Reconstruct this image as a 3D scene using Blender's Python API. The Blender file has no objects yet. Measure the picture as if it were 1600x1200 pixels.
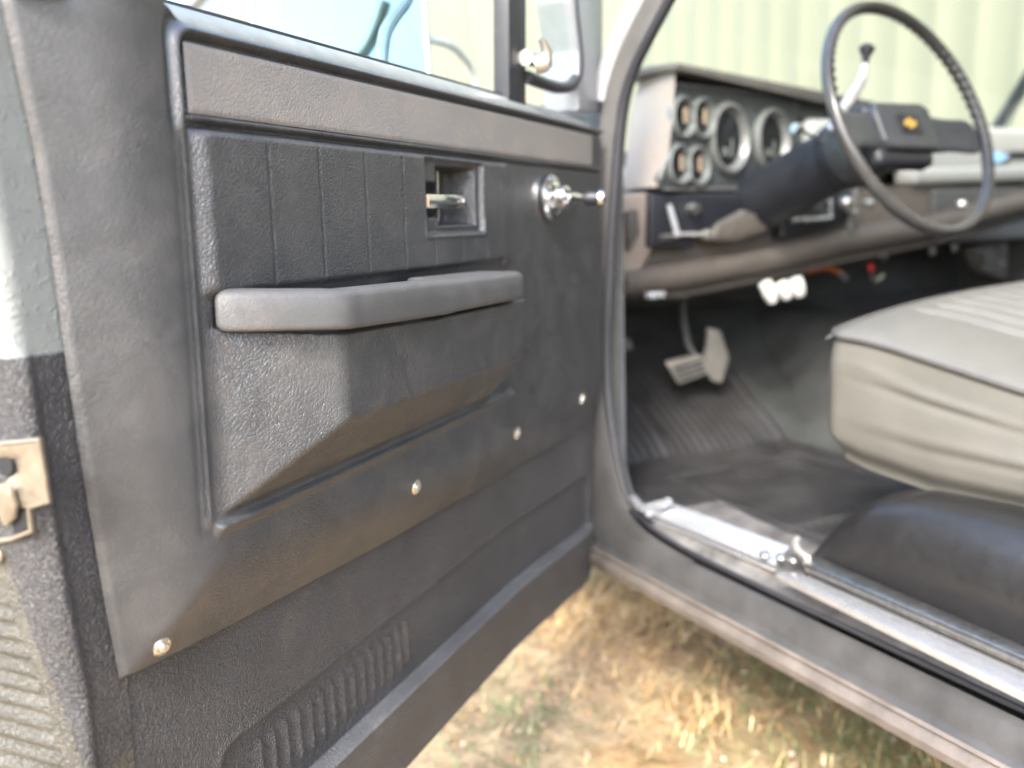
import bpy, bmesh, math, random
import numpy as np
from mathutils import Vector, Matrix
random.seed(7)
rng = np.random.default_rng(7)
SC = bpy.context.scene
COL = SC.collection
R = math.radians

# ------------------------------------------------------------------ camera
F_PX = 1480.0
CAM = np.array([0.0, 0.0, 1.08])
def unit(v):
    v = np.array(v, float)
    return v/np.linalg.norm(v)
_dn = unit((125, 8330, F_PX)); _up = -_dn
_f = np.array((-825, -251, F_PX)); _f = unit(_f-_f.dot(_dn)*_dn)
_x = np.cross(_f, _up)
MW = np.array([_x, _f, _up])           # camera space (x right, y down, z ahead) -> world
cam_data = bpy.data.cameras.new("camera")
cam = bpy.data.objects.new("camera", cam_data); COL.objects.link(cam)
mm = Matrix.Identity(4)
for i in range(3):
    mm[i][0] = MW[i][0]; mm[i][1] = -MW[i][1]; mm[i][2] = -MW[i][2]; mm[i][3] = CAM[i]
cam.matrix_world = mm
cam_data.sensor_fit = 'HORIZONTAL'; cam_data.sensor_width = 36
cam_data.lens = F_PX/1600*36
cam_data.clip_start = 0.02; cam_data.clip_end = 600
cam_data.dof.use_dof = True
cam_data.dof.focus_distance = 0.73
cam_data.dof.aperture_fstop = 3.5
SC.camera = cam

# ------------------------------------------------------------------ sky, sun, exposure
SUN_EL, SUN_AZ = R(40), math.atan2(-0.76, -0.65)      # azimuth of the sun measured from +Y towards +X
w = bpy.data.worlds.new("World"); SC.world = w; w.use_nodes = True
nt = w.node_tree; nt.nodes.clear()
sky = nt.nodes.new('ShaderNodeTexSky'); sky.sky_type = 'NISHITA'; sky.sun_disc = False
sky.sun_elevation = SUN_EL; sky.sun_rotation = SUN_AZ
sky.dust_density = 2.0; sky.air_density = 1.0; sky.ozone_density = 1.0
bg = nt.nodes.new('ShaderNodeBackground'); bg.inputs['Strength'].default_value = 0.15
wo = nt.nodes.new('ShaderNodeOutputWorld')
nt.links.new(sky.outputs[0], bg.inputs[0]); nt.links.new(bg.outputs[0], wo.inputs[0])
sd = bpy.data.lights.new("sun", 'SUN'); sd.energy = 1.1; sd.angle = R(14); sd.color = (1, .975, .93)
so = bpy.data.objects.new("sun", sd); COL.objects.link(so)
sv = Vector((math.sin(SUN_AZ)*math.cos(SUN_EL), math.cos(SUN_AZ)*math.cos(SUN_EL), math.sin(SUN_EL)))
so.rotation_euler = sv.to_track_quat('Z', 'Y').to_euler()
SC.view_settings.view_transform = 'Standard'; SC.view_settings.look = 'None'
SC.view_settings.gamma = 1; SC.view_settings.exposure = 3.0
SC.cycles.max_bounces = 8

# ------------------------------------------------------------------ measuring helpers (photo direction -> point on a known plane)
def ray(px, py): return MW@unit((px-800, py-600, F_PX))
def on(px, py, p, nn):
    d = ray(px, py); nn = np.array(nn, float)
    return CAM+d*((np.array(p, float)-CAM).dot(nn)/d.dot(nn))
def XP(px, py, x): return on(px, py, (x, 0, 0), (1, 0, 0))
def YP(px, py, y): return on(px, py, (0, y, 0), (0, 1, 0))
def ZP(px, py, z): return on(px, py, (0, 0, z), (0, 0, 1))
DH = MW@unit((627, -272, F_PX)); DH[2] = 0; DH = unit(DH)      # door, rear edge -> hinge
_r = ray(936, 340); HG = CAM+_r*1.40/np.hypot(_r[0], _r[1]); HG[2] = 0
NN = unit(np.cross(DH, (0, 0, 1)))
def DP(px, py, o=0.0):
    P = on(px, py, HG+NN*o, NN)
    return (P-HG).dot(-DH), P[2]                       # along the door from the hinge, height
X0 = HG[0]
GZ = 0.28                                         # ground level
def sst(x, a=0., b=1.):
    t = np.clip((x-a)/(b-a), 0, 1); return t*t*(3-2*t)
def smin(a, b, k):
    h = np.clip(0.5+0.5*(b-a)/k, 0, 1); return b+(a-b)*h-k*h*(1-h)
def smax(a, b, k): return -smin(-a, -b, k)

# ------------------------------------------------------------------ materials
class NT:
    def __init__(s, name):
        s.m = bpy.data.materials.new(name); s.m.use_nodes = True
        s.t = s.m.node_tree; s.t.nodes.clear()
        s.out = s.t.nodes.new('ShaderNodeOutputMaterial')
    def n(s, typ, **k):
        nd = s.t.nodes.new(typ)
        for a, b in k.items():
            if a in nd.inputs.keys(): nd.inputs[a].default_value = b
            else: setattr(nd, a, b)
        return nd
    def l(s, a, b): s.t.links.new(a, b)
def ramp(T, src, stops):
    r = T.n('ShaderNodeValToRGB'); e = r.color_ramp.elements
    while len(e) > 1: e.remove(e[-1])
    e[0].position = stops[0][0]; e[0].color = (*stops[0][1], 1)
    for p, c in stops[1:]:
        q = e.new(p); q.color = (*c, 1)
    T.l(src, r.inputs[0]); return r
def g3(v): return (v, v, v)
def principled(T, **k):
    b = T.n('ShaderNodeBsdfPrincipled')
    for a, v in k.items(): b.inputs[a.replace('_', ' ')].default_value = v
    T.l(b.outputs[0], T.out.inputs[0]); return b
def simple(name, col, rough=.5, metal=0., nscale=60., namp=.15, bump=0., bscale=300., **k):
    """plain material with slight wear in colour, gloss and surface"""
    T = NT(name); b = principled(T, Metallic=metal, **k)
    tc = T.n('ShaderNodeTexCoord')
    nz = T.n('ShaderNodeTexNoise', Scale=nscale, Detail=6., Roughness=.6); T.l(tc.outputs['Object'], nz.inputs['Vector'])
    c0 = tuple(max(0, c*(1-namp)) for c in col); c1 = tuple(min(1, c*(1+namp)) for c in col)
    r = ramp(T, nz.outputs[0], [(.3, c0), (.7, c1)]); T.l(r.outputs[0], b.inputs['Base Color'])
    mr = T.n('ShaderNodeMapRange'); mr.inputs[3].default_value = max(.02, rough-.08); mr.inputs[4].default_value = min(1, rough+.1)
    nz2 = T.n('ShaderNodeTexNoise', Scale=nscale*.35, Detail=4.); T.l(tc.outputs['Object'], nz2.inputs['Vector'])
    T.l(nz2.outputs[0], mr.inputs[0]); T.l(mr.outputs[0], b.inputs['Roughness'])
    if bump:
        n3 = T.n('ShaderNodeTexNoise', Scale=bscale, Detail=3.); T.l(tc.outputs['Object'], n3.inputs['Vector'])
        bp = T.n('ShaderNodeBump', Distance=bump, Strength=1.); T.l(n3.outputs[0], bp.inputs['Height']); T.l(bp.outputs[0], b.inputs['Normal'])
    return T.m
def vinyl(name, col, rough, dist=.00045, cells=230., spec=.5, crease=1., dust=0.02, border=False):
    """pebbled vinyl: fine crinkle cells, flow creases, faint dust and scuffs"""
    T = NT(name); b = principled(T); b.inputs['Specular IOR Level'].default_value = spec
    tc = T.n('ShaderNodeTexCoord'); O = tc.outputs['Object']
    # domain warp
    wn = T.n('ShaderNodeTexNoise', Scale=38., Detail=3.); T.l(O, wn.inputs['Vector'])
    sub = T.n('ShaderNodeVectorMath', operation='SUBTRACT'); sub.inputs[1].default_value = (.5, .5, .5); T.l(wn.outputs['Color'], sub.inputs[0])
    sc_ = T.n('ShaderNodeVectorMath', operation='SCALE'); sc_.inputs['Scale'].default_value = .022; T.l(sub.outputs[0], sc_.inputs[0])
    ad = T.n('ShaderNodeVectorMath', operation='ADD'); T.l(O, ad.inputs[0]); T.l(sc_.outputs[0], ad.inputs[1])
    v = T.n('ShaderNodeTexVoronoi', Scale=cells, feature='DISTANCE_TO_EDGE'); T.l(ad.outputs[0], v.inputs['Vector'])
    r1 = ramp(T, v.outputs['Distance'], [(0., g3(0.)), (.14, g3(.85)), (.35, g3(1.))])
    v2 = T.n('ShaderNodeTexVoronoi', Scale=cells*.42, feature='DISTANCE_TO_EDGE'); T.l(ad.outputs[0], v2.inputs['Vector'])
    r2 = ramp(T, v2.outputs['Distance'], [(0., g3(0.)), (.06, g3(1.))])
    # long creases
    wn2 = T.n('ShaderNodeTexNoise', Scale=14., Detail=5., Distortion=1.5); T.l(O, wn2.inputs['Vector'])
    ab = T.n('ShaderNodeMath', operation='SUBTRACT'); ab.inputs[1].default_value = .5; T.l(wn2.outputs[0], ab.inputs[0])
    ab2 = T.n('ShaderNodeMath', operation='ABSOLUTE'); T.l(ab.outputs[0], ab2.inputs[0])
    r3 = ramp(T, ab2.outputs[0], [(0., g3(0.)), (.012, g3(1.))])
    # amount of crinkle varies
    am = T.n('ShaderNodeTexNoise', Scale=9., Detail=2.); T.l(O, am.inputs['Vector'])
    amr = ramp(T, am.outputs[0], [(.35, g3(.35)), (.65, g3(1.))])
    fn = T.n('ShaderNodeTexNoise', Scale=cells*3.2, Detail=2.); T.l(O, fn.inputs['Vector'])
    def mad(a, k, c=None):
        m = T.n('ShaderNodeMath', operation='MULTIPLY_ADD'); T.l(a, m.inputs[0]); m.inputs[1].default_value = k
        if c is None: m.inputs[2].default_value = 0.
        else: T.l(c, m.inputs[2])
        return m.outputs[0]
    h = mad(r1.outputs[0], .40); h = mad(r2.outputs[0], .26, h); h = mad(r3.outputs[0], .16*crease, h)
    hm = T.n('ShaderNodeMath', operation='MULTIPLY'); T.l(h, hm.inputs[0]); T.l(amr.outputs[0], hm.inputs[1])
    h = mad(fn.outputs[0], .14, hm.outputs[0])
    bp = T.n('ShaderNodeBump', Distance=dist, Strength=1.); T.l(h, bp.inputs['Height']); T.l(bp.outputs[0], b.inputs['Normal'])
    if border:
        # the moulded border of the card is smoother than its padded field
        sx = T.n('ShaderNodeSeparateXYZ'); T.l(O, sx.inputs[0]); bm_ = T.n('ShaderNodeMapRange'); T.l(sx.outputs[0], bm_.inputs[0])
        bm_.inputs[1].default_value = .842; bm_.inputs[2].default_value = .862; bm_.inputs[3].default_value = 1.; bm_.inputs[4].default_value = .38
        T.l(bm_.outputs[0], bp.inputs['Strength'])
    # colour: dust and faint scuffs
    dn = T.n('ShaderNodeTexNoise', Scale=22., Detail=8., Roughness=.7, Distortion=.6); T.l(O, dn.inputs['Vector'])
    dc = tuple(c+dust for c in (col[0]*1.1, col[1], col[2]*.92))
    r4 = ramp(T, dn.outputs[0], [(.42, col), (.72, dc)])
    sp = T.n('ShaderNodeTexNoise', Scale=420., Detail=1.); T.l(O, sp.inputs['Vector'])
    r5 = ramp(T, sp.outputs[0], [(.79, g3(0.)), (.82, g3(1.))])
    mx = T.n('ShaderNodeMixRGB'); mx.inputs[2].default_value = (.30, .27, .23, 1); T.l(r4.outputs[0], mx.inputs[1])
    m5 = T.n('ShaderNodeMath', operation='MULTIPLY'); m5.inputs[1].default_value = .15; T.l(r5.outputs[0], m5.inputs[0]); T.l(m5.outputs[0], mx.inputs[0])
    T.l(mx.outputs[0], b.inputs['Base Color'])
    rr = T.n('ShaderNodeMapRange'); rr.inputs[1].default_value = .3; rr.inputs[2].default_value = .7
    rr.inputs[3].default_value = rough-.05; rr.inputs[4].default_value = rough+.08
    T.l(dn.outputs[0], rr.inputs[0]); T.l(rr.outputs[0], b.inputs['Roughness'])
    return T.m
def pebble_nodes(T, O, b, scale, dist, big=0.):
    v = T.n('ShaderNodeTexVoronoi', Scale=scale, feature='SMOOTH_F1'); v.inputs['Smoothness'].default_value = .35
    wn = T.n('ShaderNodeTexNoise', Scale=scale*.5, Detail=3.); T.l(O, wn.inputs['Vector'])
    mxv = T.n('ShaderNodeMixRGB'); mxv.inputs[0].default_value = .012; T.l(O, mxv.inputs[1]); T.l(wn.outputs['Color'], mxv.inputs[2])
    T.l(mxv.outputs[0], v.inputs['Vector'])
    n2 = T.n('ShaderNodeTexNoise', Scale=scale*1.1, Detail=4., Roughness=.65, Distortion=.8); T.l(O, n2.inputs['Vector'])
    m = T.n('ShaderNodeMath', operation='MULTIPLY_ADD'); T.l(v.outputs['Distance'], m.inputs[0]); m.inputs[1].default_value = -.9; T.l(n2.outputs[0], m.inputs[2])
    bp = T.n('ShaderNodeBump', Distance=dist, Strength=1.); T.l(m.outputs[0], bp.inputs['Height']); T.l(bp.outputs[0], b.inputs['Normal'])
def liner(name, col, rough, scale=430., dist=.0011):
    """sprayed textured paint"""
    T = NT(name); b = principled(T, Roughness=rough)
    tc = T.n('ShaderNodeTexCoord'); O = tc.outputs['Object']
    pebble_nodes(T, O, b, scale, dist)
    dn = T.n('ShaderNodeTexNoise', Scale=12., Detail=8., Roughness=.65); T.l(O, dn.inputs['Vector'])
    r = ramp(T, dn.outputs[0], [(.35, col), (.62, tuple(c*1.35+.004 for c in col)), (.8, (col[0]*2.2+.02, col[1]*2.0+.015, col[2]*1.7+.01))])
    T.l(r.outputs[0], b.inputs['Base Color'])
    rr = T.n('ShaderNodeMapRange'); rr.inputs[3].default_value = rough-.08; rr.inputs[4].default_value = rough+.15
    T.l(dn.outputs[0], rr.inputs[0]); T.l(rr.outputs[0], b.inputs['Roughness'])
    return T.m
def jamb_mat():
    """grey orange-peel paint above, black sprayed liner below a ragged masked edge, bare tan metal towards the outside low down, one rust bloom"""
    T = NT('jamb_paint'); b = principled(T)
    tc = T.n('ShaderNodeTexCoord'); O = tc.outputs['Object']
    sx = T.n('ShaderNodeSeparateXYZ'); T.l(O, sx.inputs[0])
    nz = T.n('ShaderNodeTexNoise', Scale=60., Detail=5.); T.l(O, nz.inputs['Vector'])
    def math_(op, a, c):
        m = T.n('ShaderNodeMath', operation=op)
        for i, q in enumerate((a, c)):
            if isinstance(q, (int, float)): m.inputs[i].default_value = q
            else: T.l(q, m.inputs[i])
        return m.outputs[0]
    off = math_('MULTIPLY', math_('SUBTRACT', nz.outputs[0], .5), .006)
    zz = math_('ADD', sx.outputs[2], off)
    top = ramp(T, math_('MULTIPLY', math_('SUBTRACT', zz, 1.005), 200.), [(.0, g3(0.)), (.4, g3(1.))])
    yy = math_('ADD', sx.outputs[1], math_('MULTIPLY', off, .6))
    # boundary of bare metal: o < line(z)
    edge = math_('ADD', -.0675, math_('MULTIPLY', math_('SUBTRACT', .90, zz), .20))
    bare = ramp(T, math_('MULTIPLY', math_('SUBTRACT', edge, yy), 400.), [(.0, g3(0.)), (.5, g3(1.))])
    n1 = T.n('ShaderNodeTexNoise', Scale=30., Detail=7., Roughness=.65); T.l(O, n1.inputs['Vector'])
    cg = ramp(T, n1.outputs[0], [(.35, (.17, .18, .17)), (.6, (.195, .205, .19)), (.85, (.22, .22, .20))])
    cb = ramp(T, n1.outputs[0], [(.35, (.036, .035, .036)), (.7, (.055, .052, .051))])
    ct = ramp(T, n1.outputs[0], [(.3, (.050, .047, .037)), (.55, (.072, .067, .054)), (.75, (.105, .098, .080))])
    m1 = T.n('ShaderNodeMixRGB'); T.l(bare.outputs[0], m1.inputs[0]); T.l(cb.outputs[0], m1.inputs[1]); T.l(ct.outputs[0], m1.inputs[2])
    m2 = T.n('ShaderNodeMixRGB'); T.l(top.outputs[0], m2.inputs[0]); T.l(m1.outputs[0], m2.inputs[1]); T.l(cg.outputs[0], m2.inputs[2])
    # rust bloom
    cen = T.n('ShaderNodeVectorMath', operation='DISTANCE'); T.l(O, cen.inputs[0])
    a_, z_ = E_(22, 536); cen.inputs[1].default_value = (UE, a_, z_)
    rd = math_('ADD', cen.outputs['Value'], math_('MULTIPLY', math_('SUBTRACT', n1.outputs[0], .5), .02))
    rr = ramp(T, rd, [(.002, g3(.85)), (.008, g3(0.))])
    m3 = T.n('ShaderNodeMixRGB'); T.l(rr.outputs[0], m3.inputs[0]); T.l(m2.outputs[0], m3.inputs[1]); m3.inputs[2].default_value = (.36, .18, .055, 1)
    T.l(m3.outputs[0], b.inputs['Base Color'])
    ro = T.n('ShaderNodeMapRange'); ro.inputs[3].default_value = .34; ro.inputs[4].default_value = .45; T.l(top.outputs[0], ro.inputs[0]); T.l(ro.outputs[0], b.inputs['Roughness'])
    # bump: liner coarse, paint fine
    v = T.n('ShaderNodeTexNoise', Scale=300., Detail=3., Roughness=.6, Distortion=1.2); T.l(O, v.inputs['Vector'])
    n4 = T.n('ShaderNodeTexNoise', Scale=170., Detail=2., Distortion=1.); T.l(O, n4.inputs['Vector'])
    r6 = ramp(T, n4.outputs[0], [(.55, g3(0.)), (.72, g3(1.))])
    k = T.n('ShaderNodeMixRGB'); T.l(top.outputs[0], k.inputs[0]); T.l(v.outputs[0], k.inputs[1])
    m6 = T.n('ShaderNodeMixRGB'); m6.inputs[0].default_value = .16; m6.inputs[1].default_value = (0, 0, 0, 1); T.l(r6.outputs[0], m6.inputs[2]); T.l(m6.outputs[0], k.inputs[2])
    bp = T.n('ShaderNodeBump', Distance=.0030, Strength=1.); T.l(k.outputs[0], bp.inputs['Height']); T.l(bp.outputs[0], b.inputs['Normal'])
    return T.m
UE = .953                                        # door's rear end face, measured from the hinge
def E_(px, py, u=UE):
    P = on(px, py, HG-DH*u, DH); return (P-HG).dot(NN), P[2]   # offset across the door thickness (negative = outward), height

M = {}
M['vinyl'] = vinyl('black_vinyl', (.036, .037, .039), .37, .00085, 280., .8, border=True)
M['insert'] = vinyl('grey_vinyl', (.20, .187, .172), .5, .0007, 270., .4, .8, .03)
M['arm'] = vinyl('armrest_vinyl', (.060, .060, .060), .5, .0004, 420., .45, .3, .02)
M['liner'] = liner('textured_black_paint', (.043, .042, .043), .35, 430., .0026)
M['jamb'] = jamb_mat()
M['ledge'] = liner('ledge_highlight_paint', (.085, .085, .086), .40, 430., .0012)  # lighter grey that carries the painted highlight of the door step
M['grey_paint'] = simple('grey_paint', (.24, .25, .26), .38, bump=.0003, bscale=500., nscale=15., namp=.08, Coat_Weight=.2)
M['sill_paint'] = simple('belt_paint', (.20, .215, .205), .35, bump=.0002, bscale=400.)
M['mauve'] = simple('pillar_paint', (.10, .096, .093), .42, bump=.0003, bscale=300., nscale=20.)
M['apillar'] = simple('pale_pillar_paint', (.34, .34, .35), .35, bump=.0002)
M['rocker'] = simple('rocker_paint', (.052, .051, .050), .36, bump=.0004, bscale=350., nscale=14., namp=.3)
M['rocker_dusty'] = simple('dusty_rocker_lip', (.10, .086, .075), .5, bump=.0006, bscale=350., nscale=20., namp=.35)
M['rubber'] = simple('black_rubber', (.022, .023, .027), .5, bump=.0002)
M['chrome'] = simple('chrome', (.82, .82, .82), .14, 1., 80., .06)
M['dull_chrome'] = simple('dull_chrome', (.62, .60, .56), .3, 1., 120., .2)
M['alu'] = simple('brushed_aluminium', (.60, .61, .625), .24, .72, 40., .08, bump=.0003, bscale=200.)
M['zinc'] = simple('zinc', (.27, .23, .175), .42, .7, 60., .25, bump=.0004, bscale=300.)
M['screw'] = simple('nickel_screw', (.75, .73, .68), .28, 1., 200., .15)
M['black'] = simple('black_plastic', (.012, .013, .017), .45)
M['deep'] = simple('deep_black', (.006, .006, .007), .8)
M['dash'] = vinyl('dash_vinyl', (.070, .061, .053), .5, .0003, 250., .4, .5, .02)
M['dash_lit_side'] = vinyl('lit_dash_vinyl', (.20, .165, .14), .55, .0002, 250., .4, .4, .02)  # paler copy of the dash vinyl, daylight from the door opening painted in
M['dash_pad'] = vinyl('dash_pad_vinyl', (.24, .25, .235), .5, .0003, 250., .4, .5, .02)
M['cluster'] = simple('cluster_face', (.040, .046, .049), .45)
M['bezel'] = simple('gauge_bezel', (.12, .12, .118), .4, .2)
M['bezel_dark'] = simple('small_gauge_bezel', (.11, .114, .11), .4, .1)
M['needle'] = simple('gauge_orange', (.28, .20, .14), .5)
M['gauge'] = simple('gauge_dial', (.005, .006, .009), .55)
M['wheel'] = simple('wheel_rim', (.040, .039, .038), .24, nscale=30.)
M['hub'] = simple('horn_pad', (.035, .038, .042), .42, bump=.0002)
M['gold'] = simple('gold_emblem', (.75, .45, .10), .35, .6)
M['blue'] = simple('blue_emblem', (.25, .45, .68), .35)
M['white'] = simple('white_plastic', (.62, .61, .58), .4)
M['red'] = simple('red_plastic', (.5, .03, .03), .4)
M['orange'] = simple('orange_wire', (.45, .12, .04), .5)
M['seat'] = simple('seat_vinyl', (.100, .096, .083), .5, bump=.0004, bscale=420., nscale=12., namp=.1)
M['piping'] = simple('seat_piping', (.06, .056, .052), .5)
M['mat'] = simple('floor_mat_rubber', (.030, .029, .029), .38, nscale=16., namp=.4, bump=.0006, bscale=200.)
M['floor'] = simple('floor_liner', (.045, .047, .046), .5, bump=.001, bscale=120., nscale=9., namp=.35)
M['riser'] = simple('seat_riser_paint', (.013, .0125, .0125), .34, bump=.0003, bscale=520., nscale=90., namp=.2, Coat_Weight=.5, Coat_Roughness=.28)
M['steel'] = simple('pedal_steel', (.50, .47, .42), .4, .8, 60., .25)
M['wall_dark'] = simple('cab_lining', (.05, .052, .05), .6)
M['roof'] = simple('headliner', (.35, .34, .32), .8)
M['hood'] = vinyl('hood_vinyl', (.06, .055, .052), .45, .0003, 250., .4, .5, .02)
M['tan'] = simple('dried_tan_sealer', (.30, .27, .2), .6)

def glass_mat(name, tint=(.93, 1, .96), fac=.08):
    T = NT(name)
    tr = T.n('ShaderNodeBsdfTransparent'); tr.inputs[0].default_value = (*tint, 1)
    gl = T.n('ShaderNodeBsdfGlossy', Roughness=.02)
    nz = T.n('ShaderNodeTexNoise', Scale=5.)
    mr = T.n('ShaderNodeMapRange'); T.l(nz.outputs[0], mr.inputs[0]); mr.inputs[3].default_value = .03; mr.inputs[4].default_value = .06
    mx = T.n('ShaderNodeMixShader'); T.l(mr.outputs[0], mx.inputs[0]); T.l(tr.outputs[0], mx.inputs[1]); T.l(gl.outputs[0], mx.inputs[2])
    T.l(mx.outputs[0], T.out.inputs[0]); return T.m
M['glass'] = glass_mat('window_glass')
M['mirror'] = simple('mirror_glass', (.36, .43, .38), .08, 1., 3., .04)

# ------------------------------------------------------------------ mesh helpers
def npmesh(name, V, Fq, mat, parent=None, smooth=True, loc=None):
    me = bpy.data.meshes.new(name)
    V = np.asarray(V, np.float32).reshape(-1, 3)
    if isinstance(Fq, np.ndarray):
        nf = len(Fq); k = Fq.shape[1]
        me.vertices.add(len(V)); me.vertices.foreach_set('co', V.ravel())
        me.loops.add(nf*k); me.loops.foreach_set('vertex_index', Fq.astype(np.int32).ravel())
        me.polygons.add(nf); me.polygons.foreach_set('loop_start', np.arange(0, nf*k, k, dtype=np.int32))
        me.polygons.foreach_set('loop_total', np.full(nf, k, np.int32))
        me.update(calc_edges=True)
    else:
        me.from_pydata(V.tolist(), [], Fq)
    if smooth: me.polygons.foreach_set('use_smooth', np.ones(len(me.polygons), bool))
    me.validate()
    me.materials.append(mat)
    o = bpy.data.objects.new(name, me); COL.objects.link(o)
    if parent is not None: o.parent = parent
    return o
def gridq(nr, nc):
    i = np.arange(nr*nc).reshape(nr, nc)
    return np.stack([i[:-1, :-1].ravel(), i[:-1, 1:].ravel(), i[1:, 1:].ravel(), i[1:, :-1].ravel()], 1)
class B:
    """collects shapes into one mesh"""
    def __init__(s): s.bm = bmesh.new()
    def add(s, V, Fs):
        vs = [s.bm.verts.new(tuple(map(float, v))) for v in V]
        for f in Fs:
            try: s.bm.faces.new([vs[i] for i in f])
            except ValueError: pass
        return vs
    def box(s, c, size, bev=0., axes=None, segs=2):
        ax = np.eye(3) if axes is None else np.array(axes, float)
        c = np.array(c, float); h = np.array(size)/2
        V = [c+ax.T@(h*np.array(q)) for q in ((-1,-1,-1),(1,-1,-1),(1,1,-1),(-1,1,-1),(-1,-1,1),(1,-1,1),(1,1,1),(-1,1,1))]
        vs = s.add(V, [(0,3,2,1),(4,5,6,7),(0,1,5,4),(1,2,6,5),(2,3,7,6),(3,0,4,7)])
        if bev:
            ed = {e for v in vs for e in v.link_edges}
            bmesh.ops.bevel(s.bm, geom=list(ed), offset=bev, segments=segs, profile=.5, affect='EDGES')
        return s
    def prism(s, pts, ext, bev=0., segs=2):
        """polygon pts (3-D) extruded by vector ext"""
        pts = [np.array(p, float) for p in pts]; ext = np.array(ext, float); k = len(pts)
        vs = s.add(pts+[p+ext for p in pts], [tuple(range(k-1, -1, -1)), tuple(range(k, 2*k))]+[(i, (i+1) % k, (i+1) % k+k, i+k) for i in range(k)])
        if bev:
            ed = {e for v in vs for e in v.link_edges}
            bmesh.ops.bevel(s.bm, geom=list(ed), offset=bev, segments=segs, profile=.5, affect='EDGES')
        return s
    def tube(s, P, r, n=10, closed=False, caps=True, flat=None):
        P = [np.array(p, float) for p in P]; k = len(P)
        rr = r if hasattr(r, '__len__') else [r]*k
        up = None; rings = []
        for i in range(k):
            if closed: t = unit(P[(i+1) % k]-P[i-1])
            else: t = unit(P[min(i+1, k-1)]-P[max(i-1, 0)])
            if up is None:
                up = np.array((0, 0, 1.)) if abs(t[2]) < .9 else np.array((1., 0, 0))
            a = unit(np.cross(t, up)); up = unit(np.cross(a, t))
            rings.append([P[i]+rr[i]*(math.cos(q)*a+(flat or 1)*math.sin(q)*up) for q in np.linspace(0, 2*np.pi, n, endpoint=False)])
        V = [v for rg in rings for v in rg]; Fs = []
        for i in range(k if closed else k-1):
            j = (i+1) % k
            for q in range(n): Fs.append((i*n+q, i*n+(q+1) % n, j*n+(q+1) % n, j*n+q))
        if caps and not closed: Fs += [tuple(range(n-1, -1, -1)), tuple((k-1)*n+q for q in range(n))]
        s.add(V, Fs); return s
    def lathe(s, prof, c, axis, n=32, sx=1.):
        """prof: (radius, height along axis)"""
        axis = unit(axis); c = np.array(c, float)
        a = unit(np.cross(axis, (0, 0, 1) if abs(axis[2]) < .9 else (1, 0, 0))); b = np.cross(axis, a)
        V = []; Fs = []
        for r, h in prof:
            for q in np.linspace(0, 2*np.pi, n, endpoint=False): V.append(c+axis*h+max(r, 1e-5)*(sx*math.cos(q)*a+math.sin(q)*b))
        for i in range(len(prof)-1):
            for q in range(n): Fs.append((i*n+q, i*n+(q+1) % n, (i+1)*n+(q+1) % n, (i+1)*n+q))
        Fs.append(tuple(range(n-1, -1, -1))); Fs.append(tuple((len(prof)-1)*n+q for q in range(n)))
        s.add(V, Fs); return s
    def build(s, name, mat, parent=None, angle=35, mods=()):
        bmesh.ops.recalc_face_normals(s.bm, faces=s.bm.faces)
        me = bpy.data.meshes.new(name); s.bm.to_mesh(me); s.bm.free()
        me.polygons.foreach_set('use_smooth', np.ones(len(me.polygons), bool))
        me.set_sharp_from_angle(angle=R(angle))
        me.materials.append(mat)
        o = bpy.data.objects.new(name, me); COL.objects.link(o)
        if parent is not None: o.parent = parent
        return o
def tag(o, label=None, cat=None, group=None, kind=None):
    for k, v in (('label', label), ('category', cat), ('group', group), ('kind', kind)):
        if v: o[k] = v
    return o

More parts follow.
